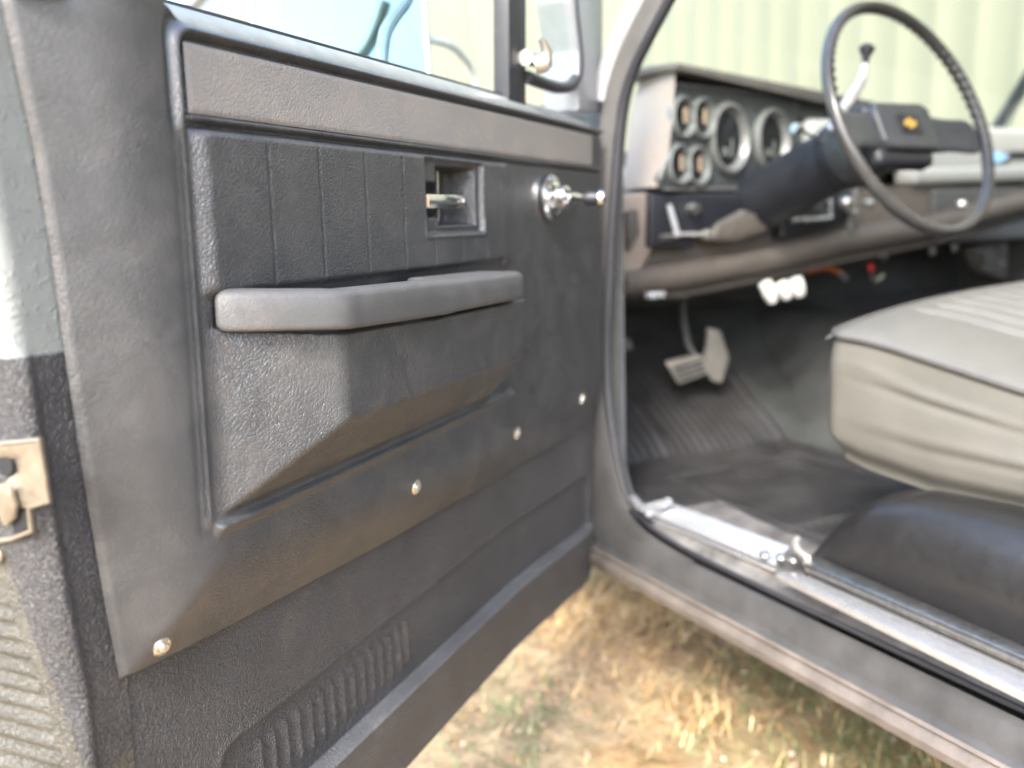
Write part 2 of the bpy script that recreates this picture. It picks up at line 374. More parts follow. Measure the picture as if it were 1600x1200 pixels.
# ------------------------------------------------------------------ ground
def ground():
    T = NT('dry_ground'); b = principled(T, Roughness=.95); b.inputs['Specular IOR Level'].default_value = .15
    tc = T.n('ShaderNodeTexCoord'); O = tc.outputs['Object']
    n1 = T.n('ShaderNodeTexNoise', Scale=3.2, Detail=9., Roughness=.62); T.l(O, n1.inputs['Vector'])
    n2 = T.n('ShaderNodeTexNoise', Scale=22., Detail=8., Roughness=.7); T.l(O, n2.inputs['Vector'])
    r1 = ramp(T, n1.outputs[0], [(.34, (.24, .14, .07)), (.44, (.36, .24, .14)), (.54, (.40, .30, .18)), (.64, (.34, .22, .11)), (.78, (.14, .14, .05))])
    r2 = ramp(T, n2.outputs[0], [(.3, g3(.55)), (.5, g3(1.)), (.7, g3(1.35))])
    mx = T.n('ShaderNodeMixRGB', blend_type='MULTIPLY'); mx.inputs[0].default_value = 1.; T.l(r1.outputs[0], mx.inputs[1]); T.l(r2.outputs[0], mx.inputs[2])
    T.l(mx.outputs[0], b.inputs['Base Color'])
    bp = T.n('ShaderNodeBump', Distance=.02, Strength=.8); T.l(n2.outputs[0], bp.inputs['Height']); T.l(bp.outputs[0], b.inputs['Normal'])
    xs = np.concatenate([np.linspace(-120, -3, 24), np.linspace(-2.9, 4, 140), np.linspace(4.2, 120, 24)])
    ys = np.concatenate([np.linspace(-120, -2, 24), np.linspace(-1.9, 5, 140), np.linspace(5.2, 120, 24)])
    X, Y = np.meshgrid(xs, ys)
    Z = .012*np.sin(X*3.1+Y*1.7)*np.cos(Y*2.3-X)+.008*np.sin(X*9+1.3*Y)*np.sin(Y*8.3)-.01
    Z += .006*rng.normal(size=Z.shape)*(abs(X) < 4)*(abs(Y) < 5)
    o = npmesh('ground', np.stack([X, Y, Z+GZ], -1), gridq(*X.shape), T.m); tag(o, kind='structure')
    # blades: dry straw and green, clumped
    def blades(name, cnt, cols, centres, hgt, label, spread):
        V = []; cc = []
        for _ in range(cnt):
            c = centres[rng.integers(len(centres))]
            x = c[0]+rng.normal()*c[2]*spread; y = c[1]+rng.normal()*c[2]*spread
            h = hgt*(.4+rng.random())*c[3]; a = rng.random()*6.283; wd = .0009+.0011*rng.random()
            lean = (.8+2.4*rng.random())*h; d = np.array((math.cos(a), math.sin(a))); s = np.array((-d[1], d[0]))*wd
            p0 = np.array((x, y, GZ-.01)); p1 = p0+np.array((*d*lean*.35, h*.6)); p2 = p0+np.array((*d*lean, h*.95))
            V += [p0-[*s, 0], p0+[*s, 0], p1+[*s*.8, 0], p1-[*s*.8, 0], p1-[*s*.8, 0], p1+[*s*.8, 0], p2+[*s*.1, 0], p2-[*s*.1, 0]]
        n = len(V)//4; Fq = np.arange(n*4).reshape(n, 4)
        T2 = NT(name); b2 = principled(T2, Roughness=.7); b2.inputs['Specular IOR Level'].default_value = .25
        g = T2.n('ShaderNodeNewGeometry'); r = ramp(T2, g.outputs['Random Per Island'], cols); T2.l(r.outputs[0], b2.inputs['Base Color'])
        o = npmesh(name, V, Fq, T2.m, smooth=False); tag(o, label, 'grass', kind='stuff')
    def area(k, wds, hs):
        return [(rng.uniform(-.6, 2.2), rng.uniform(-.2, 4.2), rng.uniform(*wds), rng.uniform(*hs)) for _ in range(k)]
    straw = area(150, (.05, .16), (.5, 1.1))
    for p in ((950, 965), (1010, 960), (970, 1000), (930, 1000), (1040, 1100)):
        q = ZP(*p, GZ); straw += [(q[0], q[1], .08, 1.3)]*3
    blades('dry_grass', 13000, [(0., (.48, .30, .12)), (.4, (.58, .43, .22)), (.7, (.40, .22, .10)), (1., (.68, .56, .36))], straw, .022, 'thin straw-coloured dry grass scattered over the brown soil', 1.)
    green = area(30, (.04, .1), (.4, .8))
    for p in ((800, 1130), (790, 1170), (830, 1090), (1230, 1060), (1180, 1050), (1420, 1170), (1330, 1140), (1370, 1185), (1100, 1010), (1000, 900), (940, 890), (1480, 1190), (1120, 1150)):
        q = ZP(*p, GZ); green += [(q[0], q[1], .07, .9)]*4
    blades('green_grass', 2600, [(0., (.12, .14, .055)), (.5, (.18, .20, .085)), (1., (.28, .28, .15))], green, .02, 'patches of short green grass and weeds beside the truck', 1.)
    # pale stones and dead leaves
    V = []; Fs = []
    for _ in range(9000):
        x, y = rng.uniform(-.7, 2.2), rng.uniform(-.2, 4.2); r = .003+.006*rng.random()**2.5
        k = len(V); a0 = rng.random()*6
        top = []
        for lvl, (sc, hz) in enumerate(((1., 0.), (.8, .55), (.3, .8))):
            for q in range(6):
                a = a0+q*math.pi/3; rr = r*sc*(.7+.5*rng.random())
                V.append((x+rr*math.cos(a), y+rr*math.sin(a)*.8, GZ+hz*r*.8-.004))
        for l_ in range(2):
            for q in range(6): Fs.append((k+l_*6+q, k+l_*6+(q+1) % 6, k+l_*6+6+(q+1) % 6, k+l_*6+6+q))
        Fs.append(tuple(k+12+q for q in range(6)))
    T3 = NT('gravel_stone'); b3 = principled(T3, Roughness=.85)
    g = T3.n('ShaderNodeNewGeometry'); r = ramp(T3, g.outputs['Random Per Island'], [(0., (.30, .23, .16)), (.4, (.26, .17, .09)), (.7, (.36, .30, .22)), (1., (.32, .17, .08))]); T3.l(r.outputs[0], b3.inputs['Base Color'])
    o = npmesh('gravel', V, Fs, T3.m, smooth=False); tag(o, 'small pale stones and leaf litter lying on the dry soil', 'gravel', kind='stuff')
ground()

# ------------------------------------------------------------------ shed wall
def shed():
    T = NT('cream_siding'); b = principled(T, Roughness=.45)
    tc = T.n('ShaderNodeTexCoord'); O = tc.outputs['Object']
    mp = T.n('ShaderNodeMapping'); mp.inputs['Scale'].default_value = (1, 1.5, .25); T.l(O, mp.inputs[0])
    nz = T.n('ShaderNodeTexNoise', Scale=3., Detail=7., Roughness=.6); T.l(mp.outputs[0], nz.inputs['Vector'])
    r = ramp(T, nz.outputs[0], [(.3, (.138, .135, .089)), (.7, (.158, .154, .103))]); T.l(r.outputs[0], b.inputs['Base Color'])
    p = .2; prof = [(0, 0), (.05, 0), (.07, .008), (.10, .008), (.12, 0), (.2, 0)]
    pts = []
    y = -8.
    while y < 32:
        for a, d in prof[:-1]: pts.append((y+a, -d))
        y += p
    x0 = 3.7; V = []
    zs = [-.05, 1.5, 3.0, 4.6]
    for z in zs:
        for yy, d in pts: V.append((x0+d, yy, z))
    Fq = gridq(len(zs), len(pts))
    root = bpy.data.objects.new('metal_shed', None); COL.objects.link(root); root.location = (x0, 12, GZ)
    tag(root, 'cream ribbed metal shed wall standing beyond the truck windshield', 'shed')
    V = np.array(V)-np.array((x0, 12, GZ))
    npmesh('wall', V, Fq, T.m, root, smooth=False)
    c = B(); c.box((.15, 0, 4.66), (.5, 40, .12), .01)
    c.box((2.15, 0, 2.3), (4.2, 39.6, 4.58)); c.build('roof', M['grey_paint'], root)
shed()

# ------------------------------------------------------------------ truck root
truck = bpy.data.objects.new('pickup_truck', None); COL.objects.link(truck)
TR = np.array((1.65, .8, GZ)); truck.location = TR
tag(truck, 'grey and black old pickup truck with its driver door open beside the shed', 'truck')
class WB(B):
    """mesh given in world coordinates, stored relative to the truck"""
    def build(s, name, mat, parent=None, **k):
        for v in s.bm.verts: v.co -= Vector(TR)
        return B.build(s, name, mat, parent or truck, **k)

# ------------------------------------------------------------------ door (local axes: x from hinge to rear edge, y towards the cabin side, z up)
LT = HG-TR
def door_setup(o):
    o.location = LT; o.rotation_euler = (0, 0, math.atan2(-DH[1], -DH[0]))
# panel outline, taken at the depth of its edge
EDGE = -.030
re_px = [(10, 0), (62, 240), (88, 400), (110, 560), (140, 760), (172, 950), (193, 1058)]
_re = [DP(a, b_, EDGE) for a, b_ in re_px]; _re = sorted(_re, key=lambda q: q[1])
def ue(v): return np.interp(v, [q[1] for q in _re], [q[0] for q in _re])
bo_px = [(200, 1060), (340, 990), (600, 850), (760, 760), (860, 700), (930, 652)]
_bo = sorted([DP(a, b_, e_) for (a, b_), e_ in zip(bo_px, (-.03, -.03, -.03, -.028, -.022, -.014))])
def vb(u): return np.interp(u, [q[0] for q in _bo], [q[1] for q in _bo])
VT0 = 1.2035
def VTf(u): return VT0+.040*sst(u, .83, .93)
SILLV = 1.217

def door():
    # --- sheet metal inner face + outer skin, one mesh "door"
    ZB = .514
    zs = np.unique(np.round(np.concatenate([np.linspace(ZB, .79, 170), np.linspace(.79, SILLV-.012, 60)]), 5))
    us = np.linspace(.005, .955, 480)
    U, Z = np.meshgrid(us, zs)
    ucorner = ue(np.clip(Z, .75, 1.19))-.004
    U2 = -.036+(U-.005)*(ucorner+.036)/(.955-.005)
    def OD(U2, Z):
        O = -.036+.018*(1-sst(U2, -.03, .30))
        # stamped lower recess, its rounded ends, the bright step and the lower flange
        inrec = smin(smin(.688-Z+0*U2, (U2+.005)*.5, .02), .822-U2, .02)
        O -= .0035*sst(inrec, -.0015, .0025)
        O += .0012*np.exp(-((inrec+.004)/.003)**2)
        st = sst(.609-Z, 0, .0065)*sst(U2, -.03, .02)
        O += .0140*st
        O -= .004*sst(.590-Z, 0, .05)
        # louvre slots
        for k in range(15):
            uc = .533+k*.0172
            sx_ = (U2-uc-(Z-.65)*.05)
            m = sst(Z, .624, .632)*sst(.676-Z, 0, .008)
            prof = np.exp(-(np.clip(sx_, None, 0)/.0035)**2)*np.exp(-(np.clip(sx_, 0, None)/.0065)**2)
            saw = np.where(sx_ < 0, np.exp(-(sx_/.0016)**2), np.exp(-(sx_/.007)**2))
            O += m*.0036*saw
            O += .0022*np.exp(-(sx_/.004)**2)*np.exp(-((Z-.6255)/.0035)**2)
        # rolled bottom edge
        O -= .012*sst(.524-Z, 0, .012)
        return O
    O = OD(U2, Z)
    V = np.stack([U2, O, Z], -1)
    d = npmesh('door', V, gridq(*U2.shape), M['liner'], truck); door_setup(d)
    tag(d, 'open driver door with black textured lower half')
    zl = np.linspace(.6105, .6015, 9); ul = np.linspace(-.034, .915, 160); UL, ZL = np.meshgrid(ul, zl)  # strip laid over the step, its highlight put into the paler colour
    lo = npmesh('ledge_highlight', np.stack([UL, OD(UL, ZL)+.0004, ZL], -1), gridq(*UL.shape), M['ledge'], d); tag(lo, 'pale painted highlight along the lower door step')
    # --- jamb: rounded corner and rear end face
    Zj = np.linspace(ZB, SILLV+.02, 330)
    s = np.concatenate([np.linspace(-.030, -.001, 24), np.linspace(.000, .010, 12), np.linspace(.0115, .12, 120)])
    S, ZZ = np.meshgrid(s, Zj)
    uc = ue(np.clip(ZZ, .75, 1.19))+.022
    # lengthwise lean of the corner at the bottom follows the panel edge
    rc = .015
    ang = np.clip(S/rc, 0, 1)*np.pi/2
    UU = uc+rc*np.sin(ang)+np.minimum(S, 0)
    OO = -.0355-rc*(1-np.cos(ang))-np.clip(S-rc, 0, None)
    nx, ny = np.sin(ang), np.cos(ang)
    hgt = .0022*np.exp(-((S-.003)/.003)**2)*sst(1.02-ZZ, 0, .03)     # bead beside the panel
    # hollow groove along the corner
    hgt -= .0015*np.exp(-((S-.012)/.004)**2)
    # latch pocket area is a step in
    hgt += .0025*np.exp(-((ZZ-.985)/.006)**2)*sst(S, .012, .02)
    # stamped ribs low on the end face
    ribz = (ZZ-.55)/.0118
    edge_w = .040-(.90-ZZ)*.19+.001
    rm = sst(S, .0, .004+0*S)*sst(.857-ZZ, 0, .004)*sst(S-(edge_w-.0), .0, .003)
    hgt += rm*.0022*(np.abs((ribz % 1)*2-1)**.7*2-1)
    UU = UU+nx*hgt; OO = OO+ny*hgt
    j = npmesh('door_jamb', np.stack([UU, OO, ZZ], -1), gridq(*S.shape), M['jamb'], d)
    tag(j, 'rear door edge with pale grey paint above and black liner below')
    # --- outer skin, bottom hem, front edge
    b = B()
    k = np.linspace(0, 1, 14)
    pr = [(-.135-.012*math.sin(q*3.14), .505+q*.715) for q in k]
    vs = []
    for u in (-.037, .972):
        for (o_, z_) in pr: vs.append((u-(0 if u < .5 else (1-(z_-.5)/.7)*.03), o_, z_))
    n_ = len(pr); b.add(vs, [(i, i+1, n_+i+1, n_+i) for i in range(n_-1)])
    b.add([(-.035, -.046, .514), (.90, -.046, .514), (.93, -.135, .505), (-.035, -.135, .505)], [(0, 1, 2, 3)])
    b.add([(-.036, -.020, .514), (-.036, -.020, 1.205), (-.037, -.135, 1.22), (-.037, -.135, .505)], [(0, 1, 2, 3)])
    b.build('outer_skin', M['grey_paint'], d)
    return d
D_ = door()

TP = {}
def trim_panel():
    # rows / columns
    nt_ = 330
    ss = np.linspace(0, 1, 640)
    tt = np.concatenate([np.linspace(0, .965, 300), np.linspace(.966, 1, 50)])
    S, T = np.meshgrid(ss, tt)
    V = .8+(VT0-.8)*T; U = S*.93
    for _ in range(6):
        U = -.012+S*(ue(V)+.012); b0 = vb(U); V = b0+(VTf(U)+.0005-b0)*T
    def H(U, V):
        dr = ue(V)-U; db = V-vb(U)
        # bevelled border
        fr = np.clip(1-dr/.052, -2, 2)*.030
        wb = .045+.02*sst(U, 0, .5)*0
        fb = np.clip(1-db/.050, -2, 2)*(.012+.016*sst(U, 0, .3))
        m = smax(smax(fr, fb, .006), 0*U, .012)
        O = -(m-.003*np.exp(-(np.minimum(dr, db)/.2)))
        O = -smax(smax(fr, fb, .005), 0*U, .014)
        # end lip rolls under
        de = np.minimum(dr, db)
        O -= .003*(1-sst(de, 0, .0028))
        # gentle hollowing of the sheet
        O += .0012*np.sin(U*7.)*np.sin(V*11.)*sst(de, .06, .1)
        # framed field
        d1 = smin(.853-U, V-.8785, .008)             # inside the long frame line
        d1b = smin(d1, U-.30, .004)
        top = 1.1965-V
        ins = smin(smin(.8555-U, top, .014), V-.8785, .008)
        # bead along top + left; runs down to the pocket corner and along its foot
        ptL = np.abs(ins)
        footmask = np.where(V < .90, sst(U, .334, .342), 1.)
        O += .0034*np.exp(-(ins/.0026)**2)*np.where(V < .90, footmask, 1.)*(.22+.78*sst(V, 1.125, 1.150))*np.where(V < .90, 1., 1.)*(1-.0*V)
        O -= .0028*np.exp(-((ins-.0058)/.0026)**2)*(.15+.85*sst(V, 1.125, 1.150))*np.where(V < .90, footmask, 1.)
        O -= .0032*np.exp(-((ins+.0058)/.0032)**2)*(.20+.80*sst(V, 1.125, 1.150))*footmask
        O -= .0014*np.exp(-((ins+.001)/.0012)**2)*(V < 1.135)*(V > .885)
        # ledge along the foot of the pocket
        O += .0055*sst(U, .334, .342)*sst(.856-U, 0, .006)*sst(.8805-V, 0, .0045)*np.exp(-(np.clip(.8755-V, 0, None)/.0045)**2)*sst(.853-U, 0, .006)
        # knob end of the foot line
        O += .004*np.exp(-(((U-.338)/.006)**2+((V-.8785)/.004)**2))
        # rib pair under the insert
        inx = sst(.852-U, 0, .004)
        O += .0028*np.exp(-((V-1.1435)/.0016)**2)*inx
        O -= .0045*np.exp(-((V-1.1395)/.0019)**2)*inx
        # seat for the insert
        O -= .0015*sst(np.minimum(np.minimum(.851-U, U-.030), np.minimum(V-1.1455, 1.1895-V)), 0, .002)
        # padded field with pleats
        pin = smin(smin((.849-U)*.45, U-.350, .006), smin(V-1.030, 1.1385-V, .006), .006)
        O += .0062*sst(pin, -.001, .0055)
        for up in (.778, .716, .651, .588, .530, .469, .410, .380):
            O -= .0012*np.exp(-((U-up)/.0011)**2)*sst(pin, .004, .008)*(1 if up > .39 else .3)
            O += .0016*np.exp(-(((U-up)/.004)**2+((V-1.0305)/.0025)**2))
        # right of the field: slightly sunk, rib at the division
        O += .003*np.exp(-((U-.346)/.004)**2)*sst(V, 1.02, 1.03)*sst(1.142-V, 0, .003)
        # handle bezel
        bz = smin(smin(.546-U, U-.414, .005), smin(V-1.0625, 1.1345-V, .005), .005)
        O -= .0062*sst(bz, -.0005, .003)
        O += .0016*np.exp(-((bz+.001)/.0016)**2)*sst(1.09-V, 0, .03)
        o1 = smin(smin(.513-U, U-.4245, .003), smin(V-1.0715, 1.1285-V, .003), .002)
        o2 = smin(smin(.5445-U, U-.50, .002), smin(V-1.0795, 1.1125-V, .002), .002)
        op = np.maximum(o1, o2)
        O -= .046*sst(op, -.0005, .0035)*np.where(o1 > 0, 1, .6)
        O += .0018*np.exp(-((o1+.0015)/.0014)**2)*sst(1.085-V, 0, .01)*(o2 < -.001)
        # armrest and pocket bulge
        pl = .051
        f1 = pl+0*U
        f2 = (.843-U)*.645
        f3 = (V-.8825)*.97
        f4 = (U-.400)*4.
        f5 = (np.interp(U, [.435, .62, .775, .85], [.9995, 1.001, 1.006, 1.010])-V)*8.
        blg = smin(smin(f1, f2, .004), smin(f3, smin(f4, f5, .004), .004), .004)
        # front face leans in slightly towards its foot
        O = O+smax(blg, 0*U, .004)-.001
        # tuck under the armrest
        O -= .005*np.exp(-((V-1.016)/.010)**2)*sst(.84-U, 0, .01)*sst(U, .30, .33)
        # drop to the top roll
        O -= .012*sst(V-VTf(U), -.005, .0015)
        return O
    TP['H'] = H
    O = H(U, V)
    p = npmesh('trim_panel', np.stack([U, O, V], -1), gridq(*U.shape), M['vinyl'], D_)
    tag(p, 'black grained vinyl door card')
    # insert
    uu = np.linspace(.0325, .849, 300); vv = np.linspace(1.1462, 1.1888, 24)
    A, Bq = np.meshgrid(uu, vv)
    de = np.minimum(np.minimum(.8495-A, A-.032), np.minimum(Bq-1.1457, 1.1893-Bq))
    base = .0012*np.sin(A*7.)*np.sin(Bq*11.)
    Oi = base+.0012*sst(de, 0, .003)-.0006
    i = npmesh('trim_insert', np.stack([A, Oi, Bq], -1), gridq(*A.shape), M['insert'], D_)
    tag(i, 'smooth warm grey stripe along the top of the card')
trim_panel()

def armrest():
    # plan path (front lower edge) from photo points at their depth
    path = [(.842, .004), (.837, .014), (.824, .0270), (.800, .0455), (.786, .0560), (.774, .0625), (.74, .0635), (.60, .0635), (.50, .0635), (.450, .0630), (.437, .058), (.434, .045)]
    from_u = [p[0] for p in path]
    # resample
    P = np.array(path); seg = np.r_[0, np.cumsum(np.hypot(*np.diff(P, axis=0).T))]
    tt = np.linspace(0, seg[-1], 160); PU = np.interp(tt, seg, P[:, 0]); PO = np.interp(tt, seg, P[:, 1])
    for _ in range(8):
        PU[1:-1] = (PU[:-2]+2*PU[1:-1]+PU[2:])/4; PO[1:-1] = (PO[:-2]+2*PO[1:-1]+PO[2:])/4
    V = []; nsec = 48
    for k in range(160):
        a = np.array((PU[min(k+1, 159)]-PU[max(k-1, 0)], PO[min(k+1, 159)]-PO[max(k-1, 0)])); a /= np.hypot(*a)
        nrm = np.array((a[1], -a[0]))
        if nrm[1] < 0: nrm = -nrm
        u = PU[k]
        wd = .024+.030*sst(.615-u, 0, .02)             # the pad widens onto the panel
        zt = np.interp(u, [.435, .62, .775, .85], [1.0235, 1.027, 1.030, 1.0345])+.0015; zb = np.interp(u, [.435, .62, .775, .85], [.997, .9985, 1.0035, 1.008])
        e = min(1, min(tt[k], tt[-1]-tt[k])/.007); e = math.sqrt(max(1-(1-e)**2, .03))
        wd *= (.6+.4*e); zc = (zt+zb)/2; hh = (zt-zb)/2*(.72+.28*e)
        for q in range(nsec):
            th = 2*np.pi*q/nsec; c, s_ = math.cos(th), math.sin(th)
            pw = .26
            cx = math.copysign(abs(c)**pw, c)*wd/2; cz = math.copysign(abs(s_)**.26, s_)*hh
            if c > 0: cx -= .005*max(0, s_)
            off = cx-wd/2
            V.append((PU[k]+nrm[0]*off, max(PO[k]+nrm[1]*off, .001), zc+cz))
    idx = np.arange(160*nsec).reshape(160, nsec)
    Fs = []
    for k in range(159):
        for q in range(nsec): Fs.append((idx[k, q], idx[k, (q+1) % nsec], idx[k+1, (q+1) % nsec], idx[k+1, q]))
    Fs.append(tuple(idx[0][::-1])); Fs.append(tuple(idx[-1]))
    o = npmesh('armrest', V, [tuple(map(int, f)) for f in Fs], M['arm'], D_)
    tag(o, 'angled grey padded armrest')
armrest()

def door_bits():
    # inside handle
    b = B()
    b.box((.4985, .0005, 1.0945), (.086, .0035, .0135), .0012)
    b.box((.5385, -.004, 1.0945), (.006, .012, .0135), .001)
    b.box((.4575, -.006, 1.0945), (.004, .012, .012), .001)
    h = b.build('inside_handle', M['chrome'], D_)
    c = B(); c.box((.5412, .0012, 1.0945), (.0022, .010, .0115), .0006); c.box((.5435, -.002, 1.109), (.0012, .006, .010), .0004)
    c.build('handle_end', M['needle'], D_)
    c = B(); c.box((.469, -.0420, 1.100), (.086, .002, .054), .0008); c.build('handle_cup', M['deep'], D_)
    c = B(); c.box((.472, -.024, 1.10), (.003, .010, .052), .001); c.box((.472, -.028, 1.077), (.02, .003, .004), .001)
    c.build('handle_backplate', M['dull_chrome'], D_)
    # crank
    u, v = DP(862, 309, .004); cz = v
    b = B(); b.lathe([(0, .000), (.0285, .000), (.0290, .004), (.026, .0075), (.021, .0085), (.018, .012), (.0165, .013), (.0, .0135)], (u, .001, v), (0, 1, 0), 40)
    b.lathe([(.014, .012), (.0155, .014), (.0145, .023), (.010, .028), (0, .029)], (u, .001, v), (0, 1, 0), 28)
    # arm leaves the hub towards the hinge side
    pts = [(u+.003, .020, v), (u-.008, .024, v), (u-.018, .029, v), (u-.028, .034, v-.001), (u-.034, .036, v-.001)]
    b.tube(pts, [.0115, .0118, .0098, .0075, .006], 14, flat=.65)
    k = b.build('window_crank', M['chrome'], D_)
    kb = B(); kb.lathe([(.005, 0), (.0085, .003), (.0095, .008), (.0088, .014), (.009, .018), (0, .0185)], (u-.030, .036, v-.001), (-.12, 1, 0), 24)
    kb.build('crank_knob', M['black'], D_)
    kb = B(); kb.lathe([(.0082, .018), (.0098, .020), (.0094, .025), (.006, .027), (0, .028)], (u-.030, .036, v-.001), (-.12, 1, 0), 24)
    kb.build('knob_cap', M['chrome'], D_)
    # screws
    for px, py, o_, r in ((253, 1010, -.014, .0056), (650, 761, -.008, .0056), (808, 677, -.006, .0058), (910, 622, -.004, .006)):
        for _ in range(6):
            u, v = DP(px, py, o_); o_ = float(TP['H'](np.array(u), np.array(v)))
        ax = unit((.12, 1, -.12 if px > 300 else -.3))
        b = B(); b.lathe([(r*1.28, -.002), (r*1.28, .0006), (r*1.02, .0018), (r*.98, .0012), (r*.78, .0014), (r*.74, .0026), (r*.5, .0036), (r*.24, .0036), (r*.20, .0020), (0, .0020)], (u, o_, v), ax, 28)
        b.build('screw', M['screw'], D_)
    # belt sill in painted metal + seal
    us = np.linspace(.0, .90, 60)
    prof = [(-.0145, 1.190), (-.0125, 1.2005), (-.0130, 1.2045), (-.0165, 1.2095), (-.021, 1.2140), (-.0245, 1.2160), (-.0275, 1.2150)]
    V = [(u, o_, z_) for o_, z_ in prof for u in us]
    npmesh('belt_sill', V, gridq(len(prof), len(us)), M['sill_paint'], D_)
    b = B(); b.box((.57, -.0285, 1.2165), (.60, .003, .006), .001); b.build('window_seal', M['rubber'], D_)
    b = B(); b.box((.62, -.050, 1.205), (.68, .02, .006), .001); b.box((.45, -.110, 1.205), (.92, .06, .02), .004); b.build('outer_belt', M['grey_paint'], D_)
    # glass
    b = B(); b.add([(.30, -.040, 1.19), (.955, -.040, 1.19), (.955, -.075, 1.60), (.40, -.075, 1.60)], [(0, 1, 2, 3)])
    b.build('window_glass', M['glass'], D_)
    # vent window frame
    def q(px, py, o_=-.018): u, v = DP(px, py, o_); return np.array((u, o_, v))
    b = B()
    p0, p1 = q(795, 0), q(795, 128); p2, p3 = q(822, 0), q(822, 140)
    ext = (p0-p1)*3.
    b.prism([p1-(0, 0, .02), p3-(0, 0, .02), p3+ext, p1+ext], (0, -.02, 0), .002)
    b.build('vent_post', M['rubber'], D_)
    # vent rubber: rounded corner loop
    pp = [q(893, -160), q(893, 0), q(900, 60), q(904, 100), q(901, 122), q(890, 136), q(872, 138), q(850, 131), q(822, 120)]
    b = B()
    def chaik(P):
        P = [np.array(p, float) for p in P]
        for _ in range(2):
            Q = [P[0]]
            for i in range(len(P)-1): Q += [P[i]*.75+P[i+1]*.25, P[i]*.25+P[i+1]*.75]
            P = Q+[P[-1]]
        return P
    b.tube(chaik(pp), .0085, 10, flat=.9); b.build('vent_rubber', M['rubber'], D_)
    # vent glass
    vg = [q(800, -160, -.024), q(800, 125, -.024), q(895, 132, -.024), q(900, -160, -.024)]
    b = B(); b.add(vg, [(0, 1, 2, 3)]); b.build('vent_glass', M['glass'], D_)
    # vent latch
    a = q(826, 92, -.010); e = q(852, 97, .012); g = q(846, 62, .012)
    b = B(); b.tube([a+(.012, 0, 0), a, e], [.009, .008, .007], 12); b.tube([e+(0, .0, -.006), e, (e+g)/2+(-.004, .003, 0), g], [.008, .009, .0065, .0035], 12, flat=.8)
    b.lathe([(.011, -.012), (.012, -.004), (.010, .003), (0, .004)], e, (-.3, 1, .2), 16)
    b.build('vent_latch', M['dull_chrome'], D_)
    # front frame of the door window
    f = [q(903, 175, -.012), q(941, 175, -.012), q(942, 0, -.012), q(938, -400, -.012), q(893, -400, -.012), q(893, 0, -.012), q(905, 80, -.012)]
    b = B(); b.prism(f, (0, -.05, 0), .004, 3); b.build('window_frame', M['grey_paint'], D_)
    # upper frame above and behind, out of shot
    b = B(); b.tube([(.93, -.03, 1.20), (.94, -.05, 1.45), (.90, -.075, 1.60), (.5, -.085, 1.63), (.25, -.08, 1.60), (.10, -.05, 1.48), (.02, -.03, 1.36)], .018, 10)
    b.build('upper_frame', M['grey_paint'], D_)
    # quarter corner block of vinyl at the front end of the top roll
    # latch on the jamb
    def e(px, py, du=.0): o_, z_ = E_(px, py, UE+du); return np.array((UE+du, o_, z_))
    def jz(z_): return float(ue(z_))+.0372
    # pocket rim (frame) made of bars laid on the end face
    def onj(px, py, lift=.0015):
        z_ = .95; uu_ = UE
        for _ in range(6):
            o_, z_ = E_(px, py, uu_); uu_ = jz(z_)+lift
        return np.array((uu_, o_, z_))
    out = [(-60, 700), (64, 684), (76, 784), (48, 792), (52, 828), (22, 842), (-6, 850), (-60, 860)]
    outp = [onj(*p) for p in out]
    b = B(); b.tube([onj(-60, 703, .001), onj(0, 693, .001), onj(63, 687, .001), onj(70, 740, .001), onj(76, 783, .001), onj(46, 792, .001), onj(50, 829, .001), onj(20, 841, .001), onj(-10, 846, .001)], .0021, 8, flat=.8)
    b.build('latch_rim', M['zinc'], D_)
    # funnel plate inside the rim: flat, sunk towards the bolt hole
    c0 = onj(8, 728, .0008)
    ring = [onj(-60, 703), onj(0, 694), onj(62, 688), onj(69, 735), onj(75, 782), onj(40, 793), onj(-20, 806), onj(-60, 800)]
    V = []; n_ = len(ring)
    for t_, dep in ((0., 0.), (.25, .0006), (.6, -.001), (.78, -.0025)):
        for r_ in ring: q_ = r_*(1-t_)+c0*t_; V.append(q_+(dep, 0, 0))
    Fs = [(a_*n_+i, a_*n_+(i+1) % n_, (a_+1)*n_+(i+1) % n_, (a_+1)*n_+i) for a_ in range(3) for i in range(n_)]
    b = B(); b.add(V, Fs); lp = b.build('latch_plate', M['zinc'], D_, angle=50)
    b = B(); b.lathe([(.0062, .0003), (.0058, .0009), (0, .0009)], onj(9, 728, -.0005), (1, 0, 0), 24); b.build('latch_hole', M['deep'], D_)
    b = B(); b.prism([onj(20, 802, .0006), onj(42, 797, .0006), onj(46, 824, .0006), onj(24, 833, .0006)], (.0007, 0, 0)); b.build('latch_slot', M['deep'], D_)
    b = B(); b.prism([onj(2, 788, .002), onj(8, 763, .003), onj(22, 760, .003), onj(32, 790, .003), onj(30, 808, .002), onj(14, 822, .002), onj(6, 806, .002)], (.0035, 0, 0), .0012, 2)
    b.build('latch_pawl', M['zinc'], D_)
    b = B(); b.lathe([(.0052, 0), (.005, .0025), (.003, .004), (0, .0042)], onj(-1, 866, .0), (1, 0, 0), 20); b.build('jamb_bolt', M['zinc'], D_)
    # wing mirror carried on the door
    o_ = -.13
    def mq(px, py, oo=o_): u, v = DP(px, py, oo); return np.array((u, oo, v))
    # the mirror head is turned to look back along the truck; build it in world space, then bring it into door axes
    mn = unit((-.10, -1., .13)); pr_ = HG-DH*DP(668, 60, -.12)[0]+NN*(-.12); pr_[2] = DP(668, 60, -.12)[1]
    Rz = np.array([-DH, NN, (0, 0, 1.)])
    def loc_(P): return Rz@(np.array(P)-HG)
    ma = unit(np.cross(mn, (0, 0, 1))); mb = np.cross(ma, mn)
    if ma[0] > 0: ma = -ma
    if mb[2] < 0: mb = -mb
